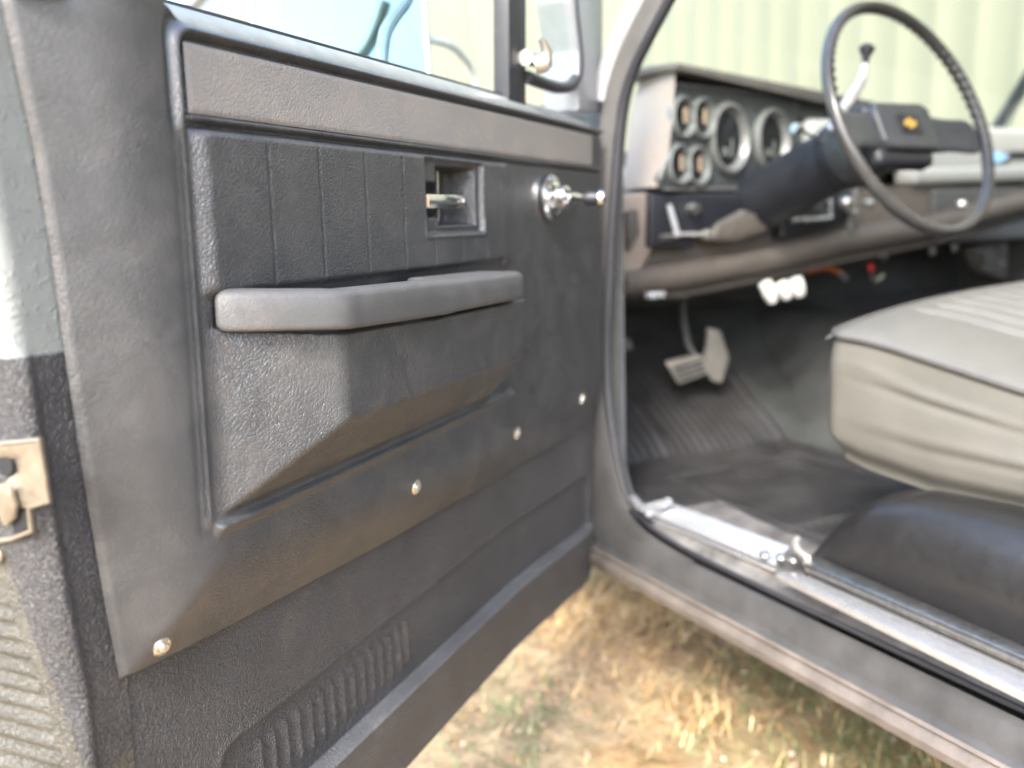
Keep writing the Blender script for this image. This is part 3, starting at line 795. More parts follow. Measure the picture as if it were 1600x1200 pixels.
    wm = abs((on(392, 0, pr_, mn)-pr_).dot(ma))
    base = pr_-mb*.06
    def rr_(ins, dep, r=.02):
        P = []; w0, w1, h0, h1 = ins, wm-ins, ins, .27-ins
        for cx, cz, a0 in ((w1-r, h1-r, 0), (w0+r, h1-r, 90), (w0+r, h0+r, 180), (w1-r, h0+r, 270)):
            for a in range(0, 91, 15): P.append(loc_(base+ma*(cx+r*math.cos(R(a0+a)))+mb*(cz+r*math.sin(R(a0+a)))+mn*dep))
        return P
    mnl = Rz@mn
    b = B(); b.prism(rr_(0, -.004), -mnl*.018, .003); b.build('mirror_shell', M['alu'], D_)
    b = B(); b.tube(rr_(0, -.003), .0035, 8, closed=True); b.build('mirror_rim', M['alu'], D_)
    b = B(); b.prism(rr_(.002, -.0035, .018), mnl*.0015); b.build('mirror_glass', M['mirror'], D_)
    ur = loc_(pr_)[0]
    arm = [mq(684, 66), mq(700, 68), mq(715, 80), mq(730, 98), mq(741, 118), (mq(744, 130)[0], o_+.01, 1.19)]
    arm[0] = np.array((ur+.004, o_-.008, mq(684, 66)[2]))
    b = B(); b.tube(chaik(arm), .0052, 10); b.build('mirror_arm', M['white'], D_)
    br = [mq(652, -60, -.10), mq(638, 0, -.10), mq(614, 28, -.10), mq(597, 60, -.10), np.array((mq(592, 75, -.10)[0], -.10, 1.20))]
    b = B(); b.tube(chaik(br), .0070, 10); b.build('mirror_reflection_band', M['blue_grey'], D_)  # added bar standing in for the dark reflection across the mirror
M['blue_grey'] = simple('reflection_blue_grey', (.10, .15, .19), .5)
door_bits()

# ------------------------------------------------------------------ cab body
XS = X0+.03
CON = [(1048, -250), (1046, -10), (1042, 0), (1010, 60), (985, 110), (970, 160), (963, 220), (957, 300), (952, 380), (949, 450), (945, 560), (949, 640), (962, 720), (981, 788), (1015, 826), (1075, 863)]
def contour():
    P = [XP(a, b_, XS)[1:] for a, b_ in CON[2:]]
    P = [np.array(p) for p in P]
    # continue up the raked windshield pillar to the roof, and along the straight sill to the rear
    d = unit(P[0]-P[1]); top = P[0]+d*.55
    P = [top, P[0]+d*.2]+P
    P += [np.array((.82, .614)), np.array((.5, .614)), np.array((-.35, .614))]
    for _ in range(2):
        Q = [P[0]]
        for i in range(len(P)-1): Q += [P[i]*.75+P[i+1]*.25, P[i]*.25+P[i+1]*.75]
        P = Q+[P[-1]]
    return P
CP = contour()
def sweep(name, prof, mat, pts=CP, closed=False, label=None, fac=None):
    """prof: (outward in-plane offset, x offset) swept along the door opening"""
    V = []
    k = len(pts)
    for i in range(k):
        t = unit(pts[min(i+1, k-1)]-pts[max(i-1, 0)]); nrm = np.array((-t[1], t[0]))
        # outward = forward / down
        kf = 1. if fac is None else fac(pts[i])
        for a, x in prof:
            a, x = a*kf, x*kf
            q = pts[i]+nrm*a; V.append((XS+x-TR[0], q[0]-TR[1], q[1]-TR[2]))
    n_ = len(prof); idx = np.arange(k*n_).reshape(k, n_)
    Fs = []
    for i in range(k-1):
        for j in range(n_-1 if not closed else n_): Fs.append((int(idx[i, j]), int(idx[i, (j+1) % n_]), int(idx[i+1, (j+1) % n_]), int(idx[i+1, j])))
    o = npmesh(name, V, Fs, mat, truck)
    if label: tag(o, label)
    return o
def circ(a, x, r, n=10, sx=1.): return [(a+r*math.cos(q), x+sx*r*math.sin(q)) for q in np.linspace(0, 2*np.pi, n, endpoint=False)]
split = [i for i, p in enumerate(CP) if p[1] > .66][-1]+1
sweep('door_seal', circ(0.0, .003, .0068, 12), M['rubber'], closed=True, fac=lambda p: float(.5+.5*sst(np.array(p[1]), .615, .80)))
sweep('inner_pinch_trim', [(.000, .010), (.002, .016), (.012, .024), (.04, .030)], M['mauve'], CP[:split+14])
sweep('door_pillar', [(.008, .004), (.014, .001), (.026, -.002), (.029, -.006), (.036, -.007), (.04, -.004), (.05, .02), (.05, .05)], M['mauve'], CP[:split+2])
nA = [i for i, p in enumerate(CP) if p[1] > 1.22][-1]+1
sweep('windshield_pillar', [(.034, -.006), (.038, -.012), (.056, -.014), (.062, -.008), (.066, .02)], M['apillar'], CP[:nA])

def body():
    # rocker, straight along the cab
    prof = [(XS-.006, .6085), (XS-.012, .606), (XS-.018, .600), (XS-.024, .590), (XS-.026, .580), (XS-.030, .578), (XS-.034, .5745)]
    y0, y1 = -.5, 1.30
    b = WB(); n_ = len(prof)
    ys = np.linspace(y0, y1, 30)
    V = [(x, y, z) for x, z in prof for y in ys]
    i_ = gridq(n_, len(ys)); b.add(V, [tuple(map(int, f)) for f in i_]); b.build('rocker_panel', M['rocker'])
    # world line of the lower outer rocker edge, from the photo
    A = XP(926, 854, XS-.035); Bq = XP(1547, 1196, XS-.035)
    prof2 = [(XS-.034, .5742), (XS-.037, .5705), (XS-.033, .567), (XS-.039, .564), (XS-.043, .558), (XS-.041, .548), (XS-.02, .543), (XS+.1, .543)]
    b = WB(); ys = np.linspace(y0, 1.45, 40)
    V = [(x, y, z) for x, z in prof2 for y in ys]
    b.add(V, [tuple(map(int, f)) for f in gridq(len(prof2), len(ys))]); b.build('rocker_lip', M['rocker_dusty'])
    # front lower post skin between rocker and door edge
    idx = [i for i, p in enumerate(CP) if p[1] < .86 and p[0] > .95]
    b = WB(); pts = [CP[i] for i in idx]
    V = []
    for i, p in enumerate(pts):
        V.append((XS-.004, p[0]+.006, p[1]-.006)); V.append((XS-.012, p[0]+.016, p[1]-.016)); V.append((XS-.020, max(p[0], 1.0)+.03+.25*(p[1] < 10), min(p[1], .62)-.03 if p[0] < 1.13 else p[1]-.03))
        V[-1] = (XS-.022, p[0]+.12, min(p[1]-.02, .60) if p[1] < .62 else p[1]-.05)
    b.add(V, [(3*i+j, 3*i+j+1, 3*i+j+4, 3*i+j+3) for i in range(len(pts)-1) for j in range(2)])
    b.build('lower_post', M['rocker'])
    # fender and hood ahead of the door, low and mostly hidden by it
    b = WB(); b.prism([(XS-.03, 1.24, .575), (XS-.03, 3.0, .60), (XS-.03, 3.0, 1.12), (XS-.03, 1.26, 1.17)], (.12, 0, 0), .02, 3); b.build('front_fender', M['grey_paint'])
    b = WB(); b.prism([(XS+.03, 1.55, 1.17), (XS+.03, 3.0, 1.10), (XS+.03, 3.0, .9), (XS+.03, 1.55, 1.0)], (1.62, 0, 0), .02, 3); b.build('hood', M['grey_paint'])
    # floor, toe board, firewall, tunnel, rear wall, roof, far door
    b = WB(); b.box((1.68, .55, .575), (1.70, 1.86, .03)); b.build('cab_floor', M['floor'])
    b = WB(); b.prism([(.84, 1.42, .592), (.84, 1.80, .86), (.84, 1.84, .86), (.84, 1.46, .56)], (1.65, 0, 0)); b.build('toe_board', M['floor'])
    b = WB(); b.box((1.66, 1.83, 1.02), (1.65, .03, .40)); b.build('firewall', M['floor'])
    b = WB(); b.box((XS+.03, 1.60, .93), (.02, .80, .66)); b.build('kick_panel', M['wall_dark'])
    # hump with soft flanks
    xs = np.linspace(-.34, .34, 25); yy = np.linspace(-.2, 1.8, 30)
    V = [(1.74+x, y, .592+(.10+.16*sst(y, .9, 1.7))*math.exp(-(x/.17)**4)) for y in yy for x in xs]
    V = [(a, y_, z_) for a, y_, z_ in V]
    b = WB(); b.add(V, [tuple(map(int, f)) for f in gridq(len(yy), len(xs))]); b.build('transmission_tunnel', M['floor'])
    b = WB(); b.box((1.68, -.42, 1.0), (1.72, .04, .85), .01); b.box((.86, -.3, 1.2), (.06, .25, 1.2), .01); b.build('rear_wall', M['wall_dark'])
    b = WB(); b.box((1.68, .22, 1.83), (1.72, 1.32, .05), .02); b.build('cab_roof', M['roof'])
    b = WB(); b.box((2.52, .70, .88), (.06, 2.3, .62), .01); b.build('far_door', M['wall_dark'])
    b = WB(); b.box((2.485, .55, 1.20), (.05, 1.2, .05), .015); b.build('far_door_sill', M['dash_pad'])
    # far windshield pillar
    p0 = np.array((2.44, 1.72, 1.24)); a = on(1562, 190, (0, 1.60, 0), (0, 1, 0)); c = on(1600, 128, (0, 1.52, 0), (0, 1, 0))
    d = unit(c-a)
    b = WB(); b.tube([a-d*.06, a, c, c+d*.55], .013, 10); b.build('far_pillar', M['rubber'])
    b = WB(); b.tube([a-d*.05+(.022, .01, 0), a+(.022, .01, 0), c+(.022, .01, 0), c+d*.55+(.022, .01, 0)], .018, 12); b.build('far_pillar_cover', M['dash_pad'])
    # cowl lip under the windshield
    b = WB(); b.box((1.68, 1.62, 1.145), (1.6, .16, .03), .01); b.build('cowl', M['grey_paint'])
body()
def windshield():
    V = []; xs = np.linspace(XS+.03, 2.46, 40); zs = np.linspace(1.17, 1.78, 16)
    for z_ in zs:
        for x in xs:
            e = abs((x-1.64)/.84)**4; V.append((x, 1.24+.46*(1-e)-(z_-1.17)*(.55+.5*e), z_))
    b = WB(); b.add(V, [tuple(map(int, f)) for f in gridq(16, 40)]); b.build('windshield', M['glass'])
windshield()

def sills():
    z = .645
    # ribbed scuff plate
    q = [ZP(995, 790, z), ZP(1212, 880, z), ZP(1236, 852, z), ZP(1040, 780, z)]
    a, b_, c, d = q
    nx_, ny_ = 36, 60
    V = []
    for j in range(ny_):
        t = j/(ny_-1); L = a*(1-t)+b_*t; Rr = d*(1-t)+c*t
        for i in range(nx_):
            s = i/(nx_-1); P = L*(1-s)+Rr*s
            rib = .0012*math.cos(s*2*math.pi*7) if .12 < s < .95 else 0
            edge = .004*(1-sst(np.array(min(s, 1-s)*nx_/2.), 0, 1.5))
            V.append((P[0], P[1], P[2]+rib-edge))
    b = WB(); b.add(V, [tuple(map(int, f)) for f in gridq(ny_, nx_)]); b.prism([p-(0, 0, .012) for p in q], (0, 0, .004)); b.build('scuff_plate', M['alu'])
    # rear plate: outer rail, inner rail and the polished strip between them
    def strip(p0, p1, p2, p3, zz, th, mat, name, bev=.002):
        P = [ZP(*p, zz) for p in (p0, p1, p2, p3)]
        # run on towards the rear of the cab
        e1 = unit(P[1]-P[0])*.9; e2 = unit(P[2]-P[3])*.9
        P[1] = P[1]+e1; P[2] = P[2]+e2
        b = WB(); b.prism([p-(0, 0, th) for p in P], (0, 0, th), bev); b.build(name, mat)
    strip((1212, 893), (1600, 1082), (1600, 1055), (1250, 895), .652, .010, M['alu'], 'outer_rail')
    strip((1262, 905), (1600, 1057), (1600, 1020), (1268, 880), .646, .004, M['alu'], 'polished_strip', 0)
    strip((1258, 880), (1600, 1028), (1600, 1008), (1252, 858), .664, .012, M['dull_chrome'], 'inner_rail', .003)
    # sill step between seal and plates
    b = WB(); b.add([(XS+.002, y, z_) if k == 0 else (XS+.03, y, z_+.02) if k == 1 else (XS+.14, y, z_+.018) for k in range(3) for y, z_ in ((-.35, .612), (.3, .612), (.82, .612), (1.0, .618), (1.08, .625))],
                    [(k*5+i, k*5+i+1, (k+1)*5+i+1, (k+1)*5+i) for k in range(2) for i in range(4)])
    b.build('sill_step', M['steel_dark'])
    # worn screws and sealer round the plate ends
    for (px, py) in ((1195, 868), (1220, 872), (1240, 876)):
        P = ZP(px, py, z+.006); b = WB(); b.lathe([(.0065, 0), (.006, .003), (.003, .005), (0, .005)], P, (0, 0, 1), 16); b.build('plate_screw', M['screw'])
    P = [ZP(990, 778, z+.012), ZP(1000, 792, z+.012), ZP(1015, 802, z+.01)]
    b = WB(); b.tube(P, [.006, .007, .005], 10); b.build('trim_clip', M['alu'])
    P = [ZP(1030, 790, z+.012), ZP(1045, 784, z+.012)]
    b = WB(); b.tube(P, [.006, .007], 10); b.build('trim_clip', M['alu'])
    P = [ZP(x, y, z+.022) for x, y in ((1262, 872), (1248, 862), (1243, 850), (1246, 842))]
    b = WB(); b.tube(P, .0045, 8); b.build('seal_end', M['dash_pad'])
M['steel_dark'] = simple('worn_sill_paint', (.11, .105, .10), .4, nscale=25., namp=.5, bump=.0005)
sills()

# ------------------------------------------------------------------ seat
def seat():
    XL = .93
    c = YP(1305, 528, .865)
    # loft: sections along the length (towards the rear), each from the left piping across to the right
    ny_, nxx = 60, 420
    YF = .865; YR = .12
    V = []
    for j in range(ny_):
        t = j/(ny_-1); y = YF-(YF-YR)*t
        zc = np.interp(y, [.12, .55, .60, .76, .83, .865], [.865, .887, .894, .919, .928, .942])
        for i in range(nxx):
            s = i/(nxx-1); x = XL+(2.43-XL)*s
            crown = .055*(1-math.exp(-((x-XL)/.22)))*math.exp(-0*x)
            fr = -.022*math.exp(-((YF-y)/.022)) if True else 0
            lf = -.006*math.exp(-((x-XL)/.012))
            gate = float(sst(np.array(min(x-XL-.10, YF-.035-y)), 0, .02))
            pl = gate*(-.013*math.exp(-(((((x-XL)/.036) % 1)-.5)/.20)**2))
            V.append((x, y, zc+crown+fr+lf+pl+.004))
    b = WB(); b.add(V, [tuple(map(int, f)) for f in gridq(ny_, nxx)])
    cushion = b.build('seat_cushion', M['seat'], angle=80); tag(cushion, 'pale cream vinyl bench cushion with pleats')
    # skirt (left side and front) with drapery folds
    def topz(x, y):
        zc = np.interp(y, [.12, .55, .60, .76, .83, .865], [.865, .887, .894, .919, .928, .942])
        return .004+zc+.055*(1-math.exp(-((x-XL)/.22)))-.022*math.exp(-((YF-y)/.022))-.006*math.exp(-((x-XL)/.012))
    ring = []
    for y in np.linspace(YR, YF-.03, 90): ring.append((XL, y, -1, 0))
    for a in np.linspace(0, 90, 14)[1:]: ring.append((XL+.03-.03*math.cos(R(a)), YF-.03+.03*math.sin(R(a)), -math.cos(R(a)), math.sin(R(a))))
    for x in np.linspace(XL+.05, 2.43, 60): ring.append((x, YF, 0, 1))
    V = []; nz_ = 46
    for (x, y, nx, ny) in ring:
        zt = topz(x, y); zb = np.interp(y, [.12, .56, .70, .80, .87], [.740, .762, .752, .758, .772])
        for k in range(nz_):
            t = k/(nz_-1); z_ = zt+(zb-zt)*t
            d = .007*math.sin(math.pi*min(1, t*1.1))**.8-.002
            # folds radiating from the front corner and long sags
            sdist = (YF-y) if nx < -.5 else -(x-XL)
            g = math.exp(-((t-.24-.10*sdist)/.035)**2)*math.exp(-((sdist-.17)/.09)**2)*.0075
            g += math.exp(-((t-.17-.3*sdist)/.03)**2)*math.exp(-((sdist-.09)/.05)**2)*.004
            g -= math.exp(-((t-.30-.10*sdist)/.03)**2)*math.exp(-((sdist-.18)/.09)**2)*.006
            g += .004*math.sin(9*t+7*sdist+1.5*math.sin(11*sdist))*math.sin(math.pi*t)
            g += math.exp(-((t-.62+.25*sdist)/.05)**2)*.005*sst(np.array(sdist), 0, .2)
            g -= math.exp(-((t-.70+.25*sdist)/.04)**2)*.005*sst(np.array(sdist), 0, .2)
            d += .4*float(g)-(.022*sst(np.array(t), .8, 1.)*.7)
            V.append((x+nx*d, y+ny*d, z_-.0))
    b = WB(); b.add(V, [tuple(map(int, f)) for f in gridq(len(ring), nz_)]); b.build('seat_skirt', M['seat'], angle=80)
    pts = [(x+nx*.002, y+ny*.002, topz(x, y)+.001) for x, y, nx, ny in ring]
    b = WB(); b.tube(pts, .0028, 8); b.build('seat_piping', M['piping'])
    # underside
    b = WB(); b.prism([(XL+.02, YR, .77), (XL+.02, YF-.03, .80), (2.4, YF-.03, .80), (2.4, YR, .77)], (0, 0, -.004)); b.build('seat_pan', M['deep'])
    # backrest, behind the camera's view
    b = WB(); b.prism([(XL+.01, .16, .86), (XL+.01, .04, 1.36), (XL+.01, -.12, 1.36), (XL+.01, -.02, .84)], (1.49, 0, 0), .03, 3); b.build('seat_backrest', M['seat'])
    # riser box beneath, glossy black, rounded front
    XR = .862
    prof = []
    for a in np.linspace(0, 90, 9): prof.append((.745+.07*math.sin(R(a)), .72+.05*math.cos(R(a))))
    pts = [(XR, -.3, .60), (XR, -.3, .77), (XR, .60, .77)]
    def rz(y): return np.interp(y, [-.3, .66, .74, .79, .815], [.775, .775, .755, .71, .60])
    ys = np.r_[np.linspace(-.3, .60, 20), np.linspace(.62, .842, 28)]
    V = []
    for y in ys:
        h = float(np.interp(y, [-.3, .60, .70, .75, .79, .82, .837, .842], [.765, .765, .757, .742, .716, .68, .635, .59]))
        r_ = min(.075, (h-.59)*.8)
        sec = [(XR+.006, .59), (XR+.002, .60+(h-.6)*.2)]
        for a in np.linspace(0, 90, 12): sec.append((XR+r_-r_*math.cos(R(a)), h-r_+r_*math.sin(R(a))))
        sec += [(XR+.3, h), (XR+.9, h), (XR+1.5, h)]
        V += [(x, y, z_) for x, z_ in sec]
    b = WB(); b.add(V, [tuple(map(int, f)) for f in gridq(len(ys), 17)]); b.build('seat_riser', M['riser'], angle=70)
seat()

# ------------------------------------------------------------------ floor mat (loose)
def floor_mat():
    z = .600
    poly = [(957, 650), (975, 722), (1030, 770), (1110, 812), (1180, 838), (1225, 842), (1262, 832), (1300, 790), (1372, 742), (1290, 700), (1180, 668), (1110, 610), (1070, 590), (960, 592)]
    P = [ZP(*p, z) for p in poly]
    def fz(y): return z+max(0, (y-1.42))*.72+.004
    # grid over bounding quad, ribs along the length
    xs = np.linspace(.885, 1.46, 150); ys = np.linspace(.84, 1.74, 150)
    def inside(x, y):
        # rounded outline in plan
        d = min(x-(.90+.05*max(0, y-1.3)), 1.43-x, y-.86, 1.72-y)
        cx, cy, r = .98+.0, .95, .09
        if x < cx and y < cy: d = min(d, r-math.hypot(x-cx, y-cy))
        cx2, cy2, r2 = 1.33, .96, .10
        if x > cx2 and y < cy2: d = min(d, r2-math.hypot(x-cx2, y-cy2))
        return d
    V = []; ok = []
    for y in ys:
        for x in xs:
            d = inside(x, y)
            rim = .006*math.exp(-((d-.012)/.006)**2)
            # heel pad: a raised trapezoid with a pale worn edge
            hp = min(x-1.02-(y-1.0)*.10, 1.36-x, y-1.0, 1.33-y)
            rib = .0018*math.cos(2*math.pi*x/.022) if d > .03 and hp < -.01 else (.0012*math.cos(2*math.pi*x/.022) if hp > .02 else 0)
            h = rim+rib+.007*math.exp(-(hp/.008)**2)+.02*math.exp(-((y-1.45)/.05)**2)*.3
            h += .010*math.exp(-((x-1.10-(1.7-y)*.1)/.02)**2)*float(sst(np.array(y), 1.38, 1.5))
            h += .004*math.sin(x*13)*math.sin(y*9)
            V.append((x, y, fz(y)+.004+h)); ok.append(d > 0)
    q = gridq(len(ys), len(xs)); ok = np.array(ok); q = q[ok[q].all(1)]
    o = npmesh('floor_mat', np.array(V), q, M['mat'])
    md = o.modifiers.new('thickness', 'SOLIDIFY'); md.thickness = .004; md.offset = -1
    tag(o, 'black ribbed rubber floor mat with raised heel pad under the pedals', 'floor mat')
floor_mat()

# ------------------------------------------------------------------ dashboard
YD = 1.40
NC = unit((.20, -1., .05))
PCL = YP(1050, 200, 1.36)
def C_(px, py, o_=0.): return on(px, py, PCL+NC*o_, NC)
def prism_px(px, plane, ext, name, mat, parent=None, bev=.004, segs=3):
    b = WB(); b.prism([plane(*p) for p in px], ext, bev, segs); return b.build(name, mat, parent)
def dash():
    yd = lambda px, py: YP(px, py, YD)
    # lower shell
    b = WB(); b.prism([yd(*p) for p in ((968, 296), (1022, 292), (1300, 300), (1420, 290), (1640, 286), (1640, 338), (1560, 356), (1450, 384), (1320, 410), (1190, 440), (1060, 466), (968, 470))], (0, .28, 0), .022, 4)
    dsh = b.build('dashboard', M['dash']); tag(dsh, 'grey brown dashboard')
    # underside lip, rounded and nearer the driver
    P = [YP(x, y, 1.39) for x, y in ((966, 440), (1060, 430), (1190, 405), (1330, 375), (1450, 355), (1560, 325), (1640, 305))]
    b = WB(); b.tube(P, .030, 16, flat=.9); b.build('knee_bolster', M['dash'], dsh)
    # left column below the hood cheek, daylight painted into its vinyl
    P = [XP(962, 470, XS+.05), XP(963, 310, XS+.05)]
    b = WB(); b.prism([yd(966, 304), yd(1016, 300), yd(1020, 385), yd(1000, 425), yd(966, 450)], (-.02, -.03, 0), .010, 3); b.build('dash_end_column', M['dash_lit_side'], dsh)
    b = WB(); b.prism([YP(982, 330, 1.355), YP(998, 326, 1.355), YP(1000, 365, 1.355), YP(984, 395, 1.355)], (0, .02, 0), .004); b.build('end_vent', M['dash'], dsh)
    # hood cheek, light from the door side put into its colour
    cheek = [C_(1052, 100), C_(1046, 290, .005)]
    f0, f1, f2, f3 = C_(1057, 98, .015), C_(1052, 180, .01), C_(1042, 262, .005), C_(1030, 292, .0)
    b0, b1, b2, b3 = YP(1010, 112, 1.50), YP(990, 140, 1.50), YP(980, 240, 1.47), YP(972, 296, 1.44)
    V = []
    for t in np.linspace(0, 1, 9):
        bl = .012*math.sin(t*math.pi)
        for f_, k_ in ((f0, b0), (f1, b1), (f2, b2), (f3, b3)): q = f_*(1-t)+k_*t; V.append(q+np.array((-bl, -bl, 0)))
    b = WB(); b.add(V, [tuple(map(int, f)) for f in gridq(9, 4)])
    ck = b.build('hood_cheek', M['dash_lit_side'], dsh, angle=80); md = ck.modifiers.new('s', 'SUBSURF'); md.levels = 2; md.render_levels = 2
    # hood top
    b = WB(); b.prism([C_(1057, 97, .03), C_(1366, 158, .03), C_(1366, 170, .03), C_(1340, 172, .03), C_(1180, 136, .03), C_(1058, 110, .03)], (0, .20, .012), .003, 2); b.build('dash_hood', M['hood'], dsh)
    b = WB(); b.prism([C_(1240, 150, -.02), C_(1366, 160, -.02), C_(1366, 205, -.02), C_(1240, 200, -.02)], (0, .05, 0), .004); b.build('hood_end', M['black'], dsh)
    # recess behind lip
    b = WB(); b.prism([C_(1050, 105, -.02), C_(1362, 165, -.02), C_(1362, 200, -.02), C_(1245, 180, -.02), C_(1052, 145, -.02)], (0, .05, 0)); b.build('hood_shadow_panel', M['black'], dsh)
    # faceplate
    fp = [(1058, 128), (1242, 146), (1248, 160), (1240, 262), (1150, 299), (1032, 298), (1028, 280), (1044, 240)]
    prism_px(fp, lambda x, y: C_(x, y, 0), (0, .03, 0), 'gauge_cluster', M['cluster'], dsh, .003)
    # silver line round the foot of the faceplate
    b = WB(); b.tube([C_(1150, 295, .004), C_(1034, 296, .004), C_(1030, 280, .004), C_(1042, 246, .004)], .003, 8); b.tube([C_(1060, 132, .004), C_(1150, 142, .004), C_(1240, 150, .004), C_(1246, 175, .004)], .0022, 8); b.build('cluster_trim', M['bezel'], dsh)
    def gauge(px, py, rz, big):
        c = C_(px, py, .002); ax = NC
        pr = [(rz*1.0, -.004), (rz*1.0, .004), (rz*.96, .010), (rz*.88, .012), (rz*.80, .006), (rz*.74, -.004), (rz*.72, -.008)]
        b = WB(); b.lathe(pr[:-1]+[(rz*.72, -.006), (0, -.006)], c, ax, 48, .86)
        g = b.build('gauge', M['bezel'] if big else M['bezel_dark'], dsh)
        b = WB(); b.lathe([(rz*.73, -.003), (rz*.72, -.002), (0, -.002)], c, ax, 40, .86); b.build('gauge_dial', M['gauge'], dsh)
        a = unit(np.cross(ax, (0, 0, 1))); up = np.cross(a, ax)
        if big:
            b = WB(); b.box(c+ax*.002-up*rz*.25-a*rz*.15, (rz*.10, .001, rz*.5), axes=[a, ax, up]); b.box(c+ax*.002-up*rz*.35+a*rz*.15, (rz*.25, .001, rz*.22), .0, axes=[a, ax, up]); b.build('gauge_needle', M['bezel_dark'], dsh)
        else:
            b = WB(); b.box(c+ax*.003+a*rz*.22*-1+up*rz*.12, (rz*.26, .001, rz*.7), axes=[a, ax, up]); b.build('gauge_needle', M['needle'], dsh)
    s_big = np.linalg.norm(C_(1137, 160)-C_(1137, 275))/2; s_sm = np.linalg.norm(C_(1065, 150)-C_(1065, 218))/2
    gauge(1137, 217, s_big*1.0, True); gauge(1204, 220, s_big*.95, True)
    gauge(1064, 184, s_sm, False); gauge(1095, 186, s_sm, False); gauge(1058, 258, s_sm*.98, False); gauge(1087, 260, s_sm*.98, False)
    # trim lines right of the gauges
    for y0, y1, m_ in ((150, 163, 'cluster'), (164, 173, 'black'), (174, 184, 'cluster'), (185, 203, 'black'), (204, 225, 'cluster')):
        prism_px(((1248, y0), (1330, y0+4), (1330, y1+4), (1248, y1)), lambda x, y: C_(x, y, 0), (0, .02, 0), 'dash_band', M[m_], dsh, .001)
    # lower left switch panel with headlamp knob and cable handles
    pn = lambda x, y: YP(x, y, 1.355)
    prism_px(((1018, 302), (1155, 302), (1160, 318), (1150, 345), (1085, 358), (1082, 388), (1016, 386)), pn, (0, .05, 0), 'switch_panel', M['black'], dsh, .004)
    b = WB(); b.tube([pn(1042, 320)-(0, .006, 0), pn(1052, 368)-(0, .012, 0)], [.005, .006], 10); b.build('brake_release_handle', M['apillar'], dsh)
    b = WB(); b.lathe([(.011, 0), (.012, .01), (.009, .016), (0, .017)], pn(1081, 326), (0, -1, 0), 20); b.build('dash_knob', M['dull_chrome'], dsh)
    b = WB(); b.tube([pn(1030, 371)-(0, .004, 0), pn(1055, 368)-(0, .006, 0)], .006, 10); b.build('panel_clip', M['dull_chrome'], dsh)
    b = WB(); b.tube([pn(1056, 366)-(0, .0, 0), pn(1090, 366)-(0, .02, 0)], .0035, 10); b.lathe([(.006, -.004), (.010, .004), (.009, .012), (0, .014)], pn(1092, 366)-(0, .015, 0), unit((.3, -1, 0)), 18); b.build('pull_knob', M['steel'], dsh)
    # column shroud base, tan
    prism_px(((1120, 350), (1168, 325), (1195, 345), (1208, 350), (1200, 366), (1150, 380), (1110, 378)), lambda x, y: YP(x, y, 1.345), (0, .06, 0), 'column_cover', M['dash'], dsh, .012)
    # radio opening
    prism_px(((1222, 330), (1330, 295), (1338, 330), (1320, 352), (1222, 376)), lambda x, y: YP(x, y, 1.372), (0, .05, 0), 'radio_panel', M['black'], dsh, .008)
    prism_px(((1236, 326), (1300, 310), (1304, 342), (1236, 350)), lambda x, y: YP(x, y, 1.362), (0, .02, 0), 'radio', M['cluster'], dsh, .002)
    b = WB(); r1 = lambda x, y: YP(x, y, 1.358)
    b.tube([r1(1235, 344), r1(1268, 343), r1(1298, 340)], .0045, 8); b.tube([r1(1298, 340), r1(1297, 312)], .0035, 8); b.tube([r1(1250, 322), r1(1296, 312)], .004, 8)
    b.build('radio_trim', M['alu'], dsh)
    for px, py, r_ in ((1318, 318, .013), (1272, 318, .008), (1352, 318, .008), (1328, 333, .008)):
        b = WB(); b.lathe([(r_, 0), (r_, .012), (r_*.75, .017), (0, .018)], r1(px, py), (0, -1, 0), 20); b.build('radio_knob', M['dull_chrome'], dsh)
    b = WB(); b.tube([r1(1338, 292), r1(1332, 325), r1(1326, 362)], [.007, .005, .004], 8); b.build('radio_bezel_edge', M['bezel'], dsh)
    # passenger side pad
    yy = 1.42
    ydp = lambda x, y: YP(x, y, yy)
    zt = ydp(1500, 196)[2]
    b = WB(); b.prism([(1.46, yy, zt), (1.46, yy+.20, zt+.012), (1.46, yy+.20, zt-.1), (1.46, yy, zt-.10)], (1.0, 0, 0), .016, 4); b.build('dash_pad', M['dash_pad'], dsh)
    prism_px(((1430, 262), (1640, 258), (1640, 282), (1430, 290)), lambda x, y: YP(x, y, 1.385), (0, .06, 0), 'pad_lip', M['dash_pad'], dsh, .012)
    prism_px(((1572, 236), (1640, 236), (1640, 248), (1572, 248)), lambda x, y: YP(x, y, yy-.004), (0, .02, 0), 'dash_vent', M['black'], dsh, .001)
    # emblem: stubby cross on a pale plate
    e_ = lambda x, y, o_=0: YP(x, y, yy-.006-o_)
    prism_px(((1545, 236), (1578, 236), (1578, 255), (1545, 255)), lambda x, y: e_(x, y), (0, .01, 0), 'emblem_plate', M['bezel'], dsh, .001)
    cx, cy = 1561, 245.5
    bt = [(-14, 4), (-11, -4), (-5, -4), (-4, -8), (5, -8), (4, -4), (14, -4), (11, 4), (5, 4), (4, 8), (-5, 8), (-4, 4)]
    prism_px([(cx+a, cy+c) for a, c in bt], lambda x, y: e_(x, y, .004), (0, .004, 0), 'emblem', M['blue'], dsh, 0)
    # glovebox door, lower right
    prism_px(((1460, 296), (1640, 292), (1640, 336), (1460, 372)), lambda x, y: YP(x, y, 1.388), (0, .03, 0), 'glovebox_door', M['wall_dark'], dsh, .006)
    # things hanging below the dash
    b = WB(); P = YP(1023, 461, 1.33); b.box(P, (.034, .02, .012), .003, segs=2); b.build('metal_tag', M['alu'], dsh)
    return dsh
dash()

